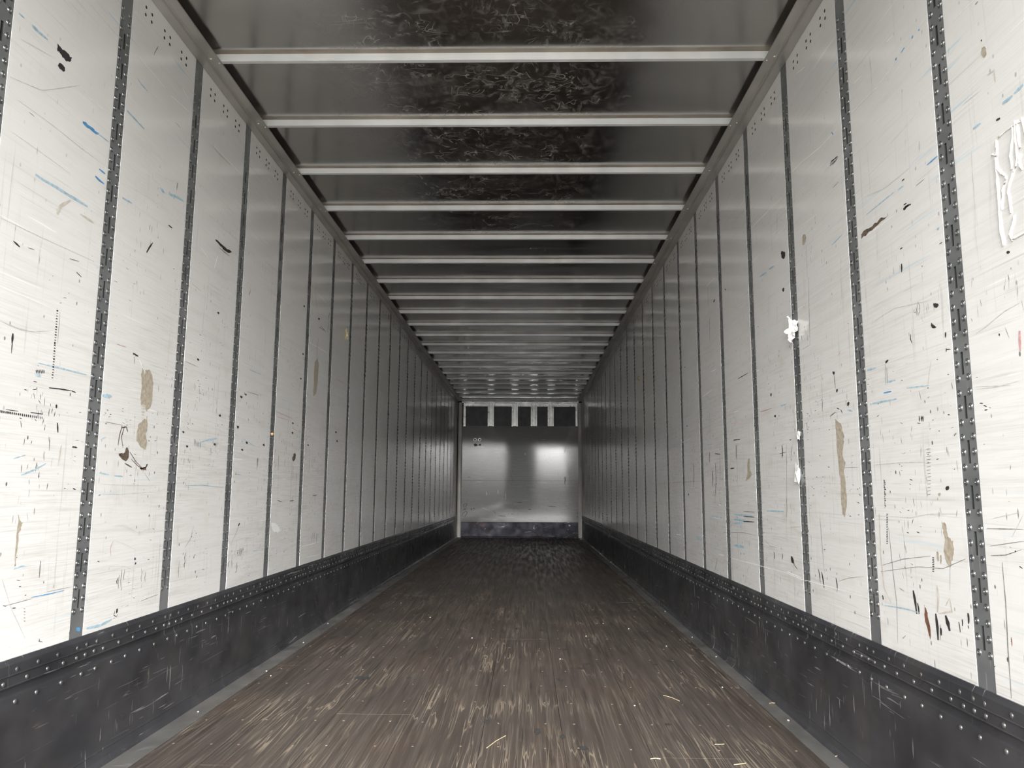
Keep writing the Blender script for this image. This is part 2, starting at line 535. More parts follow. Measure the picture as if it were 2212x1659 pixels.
# dark oil spots soaked into the boards
SPOTS = [(0.644, 4.027, .034, .045), (0.876, 4.037, .012, .022), (1.641, 4.036, .017, .03), (1.516, 3.186, .016, .035), (1.613, 3.127, .008, .03), (1.684, 2.993, .02, .02),
         (0.231, 5.096, .026, .05), (1.804, 4.404, .017, .025), (1.760, 4.293, .017, .025), (2.275, 4.489, .018, .03), (1.574, 5.425, .016, .03), (1.698, 4.785, .011, .03),
         (2.181, 4.401, .012, .02), (1.402, 5.481, .011, .03), (1.308, 3.312, .015, .02), (1.997, 5.95, .012, .03), (2.33, 6.3, .014, .04), (1.22, 6.4, .012, .03), (1.58, 6.3, .01, .03), (2.05, 3.3, .012, .02)]
for (x, y, rx, ry) in SPOTS:
    mb = MB()
    n = 14
    ph = random.uniform(0, 6)
    ring = []
    for s in range(n):
        t = 2 * math.pi * s / n
        k = 1 + 0.22 * math.sin(2 * t + ph) + 0.15 * math.sin(5 * t + 2 * ph)
        ring.append((x + rx * k * math.cos(t), y + ry * k * math.sin(t), 0.0008))
    mb.add(ring, [tuple(range(n))])
    link('oil_spot', mb.mesh('oil_spot', M['black_oil'] if 'black_oil' in M else M['black']), floor)

# metal strips along both sides of the deck
for nm, a, b in (('trim_1', 0.004, XL), ('trim_2', XR, W - 0.004)):
    mb = MB()
    prof = [(a, -0.03), (b, -0.03), (b, 0.0010), (b - 0.002, 0.0025), (a, 0.0025)] if nm == 'trim_1' else \
           [(a, -0.03), (b, -0.03), (b, 0.0025), (a + 0.002, 0.0025), (a, 0.0010)]
    mb.extrude(prof, lambda p, t: (p[0], t, p[1]), YO, YE)
    link(nm, mb.mesh(nm, M['edge']), kind='structure')

# ------------------------------------------------------------------ side walls
STRIP_W = 0.076
Y_FIRST = {'L': 2.5672 - 5 * PITCH, 'R': 2.010 - 4 * PITCH}   # first post centres near the open end (outside the opening ones are cut)
NPOST = 27
NREC = -0.0009                                                 # posts sit slightly behind the lining
Z_P0, Z_P1 = 0.452, 2.834
HOLE_OFF = [0.1524, 0.3048, 0.4572]
HZ = (2.7475, 2.7785)
ROW = 0.0387
Z_ROW0 = 1.393 - 22 * ROW
NROWS = 56
walls = {}
for s in 'LR':
    P = side(s)
    nm = 'wall_left' if s == 'L' else 'wall_right'
    mb = MB()
    a, b = P(YO, -0.14, -0.06), P(YE + 0.06, Z_CEIL + 0.02, -0.032)
    mb.box(tuple(min(p, q) for p, q in zip(a, b)), tuple(max(p, q) for p, q in zip(a, b)))
    wall = link(nm, mb.mesh(nm, M['cavity']), kind='structure')
    walls[s] = wall
    nvec = Vector((1, 0, 0)) if s == 'L' else Vector((-1, 0, 0))
    frame = (Vector((0, 1, 0)), Vector((0, 0, 1)), nvec)

    # lining panel, one shared mesh: origin at the post before it
    hw = STRIP_W / 2 + 0.0006
    r = 0.0068
    def panel_mesh(y0, y1, holes=True):
        mb = MB()
        zh0, zh1 = HZ[0] - 0.0155, HZ[1] + 0.0155
        zm = (HZ[0] + HZ[1]) / 2
        for (c, d) in ((Z_P0, zh0), (zh1, Z_P1)):
            mb.add([P(y0, c, 0), P(y1, c, 0), P(y1, d, 0), P(y0, d, 0)], [(0, 1, 2, 3)])
        cols = []
        if holes:
            for o in HOLE_OFF:
                cols += [o - 0.0235, o + 0.0235]
        cols = [c for c in cols if y0 + 0.02 < c < y1 - 0.02]
        y = y0
        for c in cols:
            ca, cb = c - 0.0155, c + 0.0155
            mb.add([P(y, zh0, 0), P(ca, zh0, 0), P(ca, zh1, 0), P(y, zh1, 0)], [(0, 1, 2, 3)])
            for cz, (za, zb) in zip(HZ, ((zh0, zm), (zm, zh1))):
                round_hole_plate(mb, P, ca, cb, za, zb, -0.012, 0, c, cz, r)
            y = cb
        mb.add([P(y, zh0, 0), P(y1, zh0, 0), P(y1, zh1, 0), P(y, zh1, 0)], [(0, 1, 2, 3)])
        q = [(y0, Z_P0), (y1, Z_P0), (y1, Z_P1), (y0, Z_P1)]
        for k in range(4):
            mb.add([P(*q[k], 0), P(*q[(k + 1) % 4], 0), P(*q[(k + 1) % 4], -0.012), P(*q[k], -0.012)], [(0, 1, 2, 3)])
        me = mb.mesh('liner_panel', [M['liner'], M['cavity']], recalc=False)   # dark core shows in the punched holes
        return me

    def place_x(me, y):
        return link('liner_panel', me, wall, (0, y, 0))

    ps = Y_FIRST[s]
    posts = [ps + k * PITCH for k in range(NPOST)]
    posts = [y for y in posts if y > YO + 0.04 and y < YE - 0.06]
    pm = panel_mesh(hw, PITCH - hw)
    for y in posts[:-1]:
        place_x(pm, y)
    if posts[0] - hw - YO > 0.01:
        place_x(panel_mesh(YO - posts[0], -hw), posts[0])
    place_x(panel_mesh(hw, YE - posts[-1]), posts[-1])

    # slotted logistics post, one shared mesh
    ys = [-STRIP_W / 2, -0.0055, 0.0055, STRIP_W / 2]
    zs, cells = [Z_P0], []
    k0 = 0
    for k in range(0, NROWS // 3):
        zc = Z_ROW0 + ROW * (3 * k + 1)
        if zc < 0.58 or zc > 2.56:
            continue
        zs += [zc - 0.030, zc + 0.030]
        cells.append(len(zs) - 2)
    zs.append(Z_P1)
    mb = MB()
    grid_plate(mb, P, ys, zs, NREC - 0.008, NREC, {(1, j) for j in cells})
    # small round holes at the post head
    for hy in (-0.0235, 0.0235):
        for hz in HZ:
            mb.lathe(P(hy, hz, NREC + 0.0002), frame, [(0.0078, 0.0), (0.0068, 0.0012), (0.006, 0.0002)], 10)
    strip_me = mb.mesh('slotted_post', [M['strip'], M['cavity']], recalc=False)  # slot sides coloured dark to stand in for shade inside the slots
    # pieces inside the slots: pale springs on some right-hand posts
    rv = MB()
    rv.lathe((0, 0, 0), frame, [(0.0098, 0.0), (0.0094, 0.0010), (0.0086, 0.0010), (0.0076, 0.0001), (0.0063, 0.0002), (0.0054, 0.0016), (0.0040, 0.0018), (0.0029, 0.0002), (0.0012, 0.0010)], 16)
    rivet_me = rv.mesh('rivet', M['rivet'], smooth=False)
    n_single = 0
    in_view = [y for y in posts if y > 1.3]
    for y in posts:
        st = link('slotted_post', strip_me, wall, (0, y, 0))
        rows = [Z_ROW0 + ROW * i for i in range(NROWS)]
        rows = [z for z in rows if 0.51 < z < 2.70]
        single = y > 1.3 and n_single + 2 * len(rows) <= 340 and y < 3.4
        if single:
            for z in rows:
                for hy in (-0.0238, 0.0238):
                    o = link('rivet', rivet_me, st, P(hy, z, NREC) if s == 'L' else P(hy, z, NREC))
                    n_single += 1
        else:
            mb = MB()
            if y < 6.0:
                prof, seg = [(0.0098, 0.0), (0.0092, 0.0010), (0.0086, 0.0010), (0.0074, 0.0001), (0.0063, 0.0002), (0.0053, 0.0016), (0.0040, 0.0018), (0.0028, 0.0002)], 11
            elif y < 10:
                prof, seg = [(0.0094, 0.0), (0.0080, 0.0017), (0.0050, 0.0008), (0.003, 0.0026)], 7
            else:
                prof, seg = [(0.0092, 0.0), (0.0060, 0.0022)], 6
            for z in rows:
                for hy in (-0.0238, 0.0238):
                    mb.lathe(P(hy, z, NREC), frame, prof, seg)
            link('rivets', mb.mesh('rivets', M['rivet'], recalc=False), st, kind='stuff')

    # scuff plate with two riveted bands along the wall foot
    bn = 'baseboard_left' if s == 'L' else 'baseboard_right'
    prof = [(-0.03, -0.03), (0.030, -0.03), (0.030, 0.004), (0.022, 0.010), (0.016, 0.022), (0.0135, 0.045), (0.0150, 0.050), (0.0135, 0.055), (0.012, 0.10), (0.0115, 0.20),
            (0.012, 0.318), (0.010, 0.350), (0.003, 0.358), (0.002, 0.372), (0.006, 0.3785),
            (0.0135, 0.3800), (0.0150, 0.3822), (0.0135, 0.3850), (0.0125, 0.4090), (0.0150, 0.4112), (0.0165, 0.4125), (0.0150, 0.4150), (0.0135, 0.4420), (0.0100, 0.4470), (0.0040, 0.4560), (-0.03, 0.4560)]
    mb = MB()
    mb.extrude(prof, lambda p, t: P(t, p[1], p[0]), YO, YE)
    sk = link(bn, mb.mesh(bn, M['skirt']), kind='structure')
    dome = [(0.0078, 0.0), (0.0070, 0.0022), (0.0045, 0.0038), (0.0015, 0.0043)]
    dv = MB()
    dv.lathe((0, 0, 0), frame, dome, 10)
    dome_me = dv.mesh('rivet', M['rivet2'], smooth=True)
    pat = [(0.4265, 0.0130, [-0.007, 0.042, 0.105, 0.203, 0.300, 0.398, 0.496]),
           (0.3952, 0.0128, [-0.010, 0.038, 0.090, 0.150, 0.248, 0.348, 0.447, 0.532]),
           (0.3355, 0.0108, [0.030, 0.115, 0.214, 0.310, 0.410, 0.528])]
    rest = MB()
    cnt = 0
    for y in posts:
        for z, nn, offs in pat:
            for o in offs:
                yy = y + o + random.uniform(-0.004, 0.004)
                if yy < 0.1 or yy > YE - 0.1:
                    continue
                zz = z + random.uniform(-0.0015, 0.0015)
                if yy > 1.35 and cnt < 250:
                    link('rivet', dome_me, sk, P(yy, zz, nn))
                    cnt += 1
                else:
                    rest.lathe(P(yy, zz, nn), frame, dome[:3] if yy > 8 else dome, 6)
    link('rivets', rest.mesh('rivets', M['rivet2'], recalc=False), sk, kind='stuff')

    # upper roof rail
    rn = 'trim_3' if s == 'L' else 'trim_4'
    mb = MB()
    prof = [(-0.03, Z_RAIL), (0.0, Z_RAIL), (0.002, Z_RAIL - 0.003), (0.040, Z_RAIL - 0.003), (0.044, Z_RAIL + 0.004), (0.050, Z_RAIL + 0.004), (0.0525, Z_RAIL - 0.001), (0.056, Z_RAIL - 0.001), (0.0575, Z_RAIL + 0.002),
            (0.0955, Z_RAIL + 0.0005), (0.098, Z_RAIL + 0.002), (0.098, Z_RAIL + 0.0045), (0.012, Z_RAIL + 0.0060), (0.012, Z_CEIL + 0.02), (-0.03, Z_CEIL + 0.02)]
    mb.extrude(prof, lambda p, t: P(t, p[1], p[0]), YO, YE)
    rail = link(rn, mb.mesh(rn, M['rail']), kind='structure')
    sv = MB()
    sv.lathe((0, 0, 0), (Vector((1, 0, 0)), Vector((0, 1, 0)), Vector((0, 0, -1))), [(0.0050, -0.002), (0.0045, 0.0015), (0.002, 0.0022)], 8)
    screw_me = sv.mesh('rail_screw', M['glint'])
    for k in range(21):
        y = 3.1677 - PITCH + k * PITCH + 0.012
        for n_, dy in ((0.086, 0.0), (0.062, -0.03)):
            link('rail_screw', screw_me, rail, P(y + dy + random.uniform(-.006, .006), Z_RAIL + 0.0006, n_))

# ------------------------------------------------------------------ ceiling with roof bows
mb = MB()
mb.box((-0.06, YO, Z_CEIL), (W + 0.06, YE + 0.06, Z_CEIL + 0.03))
ceiling = link('ceiling', mb.mesh('ceiling', M['roof']), kind='structure')
bprof = [(-0.034, Z_CEIL), (-0.034, 2.8660), (-0.006, 2.8655), (0.0, 2.8378), (0.0015, 2.8362), (0.0225, 2.8362), (0.024, 2.8378), (0.030, 2.8655), (0.058, 2.8660), (0.058, Z_CEIL)]
mb = MB()
nx = 24
xs = [0.02 + (W - 0.04) * i / nx for i in range(nx + 1)]
for i in range(nx):
    mb.extrude(bprof, lambda p, t: (t, p[0], p[1]), xs[i], xs[i + 1], [1, 1, 0, 0, 0, 0, 0, 1, 1, 1])
bow_me = MB()
bow_me.extrude(bprof, lambda p, t: (t, p[0], p[1]), 0.02, W - 0.02, [1, 1, 0, 0, 0, 0, 0, 1, 1, 1])
bow_me = bow_me.mesh('roof_bow', [M['bow'], M['flange']])
for k in range(-4, 22):
    y = 3.1677 + k * PITCH
    if y > YO + 0.06 and y < YE - 0.08:
        link('roof_bow', bow_me, ceiling, (0, y, 0))

# ------------------------------------------------------------------ front wall
mb = MB()
mb.box((-0.06, YE + 0.03, -0.14), (W + 0.06, YE + 0.09, Z_CEIL + 0.03))
front = link('wall_front', mb.mesh('wall_front', M['cavity']), kind='structure')
def fbox(nm, x0, x1, z0, z1, n0, n1, mat, parent=front, bev=0.0015):
    mb = MB()
    ya, yb = YE - n1, YE - n0
    mb.add([(x0, yb, z0), (x1, yb, z0), (x1, yb, z1), (x0, yb, z1),
            (x0, ya + bev, z0), (x1, ya + bev, z0), (x1, ya + bev, z1), (x0, ya + bev, z1),
            (x0 + bev, ya, z0 + bev), (x1 - bev, ya, z0 + bev), (x1 - bev, ya, z1 - bev), (x0 + bev, ya, z1 - bev)],
           [(3, 2, 1, 0), (0, 1, 5, 4), (1, 2, 6, 5), (2, 3, 7, 6), (3, 0, 4, 7),
            (4, 5, 9, 8), (5, 6, 10, 9), (6, 7, 11, 10), (7, 4, 8, 11), (8, 9, 10, 11)])
    return link(nm, mb.mesh(nm, mat), parent)
def front_panel(x0, x1, z0, z1):
    """thin sheet, a little bowed, its right side standing closer to the door"""
    nx, nz = 24, 14
    def dep(x, z):
        return 0.016 * (x - 1.31) + 0.0008 * math.sin(2.1 * x + 0.6) * math.sin(3.0 * z) - 0.002
    mb = MB()
    vs = [(x0 + (x1 - x0) * i / nx, YE - dep(x0 + (x1 - x0) * i / nx, z0 + (z1 - z0) * j / nz), z0 + (z1 - z0) * j / nz) for j in range(nz + 1) for i in range(nx + 1)]
    mb.add(vs, [(j * (nx + 1) + i, j * (nx + 1) + i + 1, (j + 1) * (nx + 1) + i + 1, (j + 1) * (nx + 1) + i) for j in range(nz) for i in range(nx)])
    q = [(x0, z0), (x1, z0), (x1, z1), (x0, z1)]
    for k in range(4):
        a, b = q[k], q[(k + 1) % 4]
        mb.add([(a[0], YE - dep(*a), a[1]), (b[0], YE - dep(*b), b[1]), (b[0], YE + 0.03, b[1]), (a[0], YE + 0.03, a[1])], [(0, 1, 2, 3)])
    me = mb.mesh('liner_panel', M['front_liner'], recalc=False)
    me.polygons.foreach_set('use_smooth', [k < nx * nz for k in range(len(me.polygons))])
    return link('liner_panel', me, front)
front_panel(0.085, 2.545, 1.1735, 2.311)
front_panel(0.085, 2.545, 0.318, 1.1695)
edges = [0.168, 0.632, 0.762, 1.139, 1.269, 1.5415, 1.676, 1.899, 2.026, 2.482]
for i in range(0, 10, 2):
    up_ = fbox('upper_panel', edges[i] - 0.03, edges[i + 1] + 0.03, 2.29, 2.722, -0.045, -0.024, M['darkpanel'])
    fbox('top_strip', edges[i] - 0.005, edges[i + 1] + 0.005, 2.7235, 2.792, -0.03, -0.004, M['post'])
    hv = MB()
    x = edges[i] + 0.06
    while x < edges[i + 1] - 0.03:
        hv.lathe((x, YE + 0.0238, 2.700), (Vector((1, 0, 0)), Vector((0, 0, 1)), Vector((0, -1, 0))), [(0.006, 0), (0.004, 0.002)], 6)
        x += 0.075
    link('panel_rivets', hv.mesh('panel_rivets', M['rivet2'], recalc=False), up_, kind='stuff')
for a, b in ((0.632, 0.762), (1.139, 1.269), (1.5415, 1.676), (1.899, 2.026)):
    po = fbox('post', a + 0.030, b - 0.030, 2.300, 2.795, -0.03, -0.014, M['strip_lite'] if 'strip_lite' in M else M['post'])
    fbox('flange', a, a + 0.026, 2.300, 2.795, -0.03, -0.002, M['post'], po)
    fbox('flange', b - 0.026, b, 2.300, 2.795, -0.03, -0.002, M['post'], po)
for a, b in ((0.118, 0.166), (2.484, 2.530)):
    fbox('edge_post', a, b, 2.300, 2.795, -0.03, -0.004, M['post'])
hd = fbox('header', 0.08, 2.552, 2.797, 2.823, -0.03, 0.002, M['post'])
fbox('lip', 0.08, 2.552, 2.825, 2.856, -0.03, 0.010, M['post'], hd)
fbox('back', 0.0, W, 2.856, Z_CEIL, -0.03, -0.01, M['cavity'], hd)
# two vents and their dark rims
for (x, z) in ((0.368, 2.019), (0.466, 2.019)):
    mb = MB()
    mb.lathe((x, YE - 0.0006, z), (Vector((1, 0, 0)), Vector((0, 0, 1)), Vector((0, -1, 0))), [(0.034, 0.0), (0.030, 0.005), (0.024, 0.005), (0.021, 0.0008)], 16)
    v_ = link('vent', mb.mesh('vent', M['post']), front)
    mb = MB()
    mb.lathe((x + 0.003, YE - 0.0012, z - 0.002), (Vector((1, 0, 0)), Vector((0, 0, 1)), Vector((0, -1, 0))), [(0.021, 0.0), (0.019, 0.001)], 14)
    link('vent_opening', mb.mesh('vent_opening', M['cavity']), v_)
# kick plate
mb = MB()
kp = [(-0.03, -0.03), (0.012, -0.03), (0.012, 0.010), (0.006, 0.024), (0.004, 0.300), (0.001, 0.318), (-0.03, 0.318)]
mb.extrude(kp, lambda p, t: (t, YE - p[0], p[1]), 0.085, 2.545)
link('baseboard_front', mb.mesh('baseboard_front', M['kick']), kind='structure')
# rounded corner posts
for nm, cx in (('trim_5', 0.056), ('trim_6', W - 0.044)):
    mb = MB()
    pr = [(cx + 0.046 * math.cos(t), YE + 0.01 - 0.046 * math.sin(t)) for t in [math.pi * i / 12 for i in range(13)]]
    mb.extrude(pr, lambda p, t: (p[0], p[1], t), 0.0, 2.80)
    link(nm, mb.mesh(nm, M['corner'], smooth=False), kind='structure')

# ------------------------------------------------------------------ yard outside the open end
mb = MB()
mb.box((-40, -60, -1.30), (42, 18, -1.22))
link('ground', mb.mesh('ground', M['asphalt']), kind='structure')
# added unseen slab behind the camera, masks sky in the front wall's reflection
mb = MB()
mb.box((-5.5, -36, -1.22), (0.55, -34, 6.6))
back = link('sky_blocker', mb.mesh('sky_blocker', M['blocker']), kind='structure')
mb = MB()
mb.box((-5.57, -36.07, 6.6), (0.62, -33.93, 6.74))
link('sky_blocker_cap', mb.mesh('sky_blocker_cap', M['asphalt']), back)

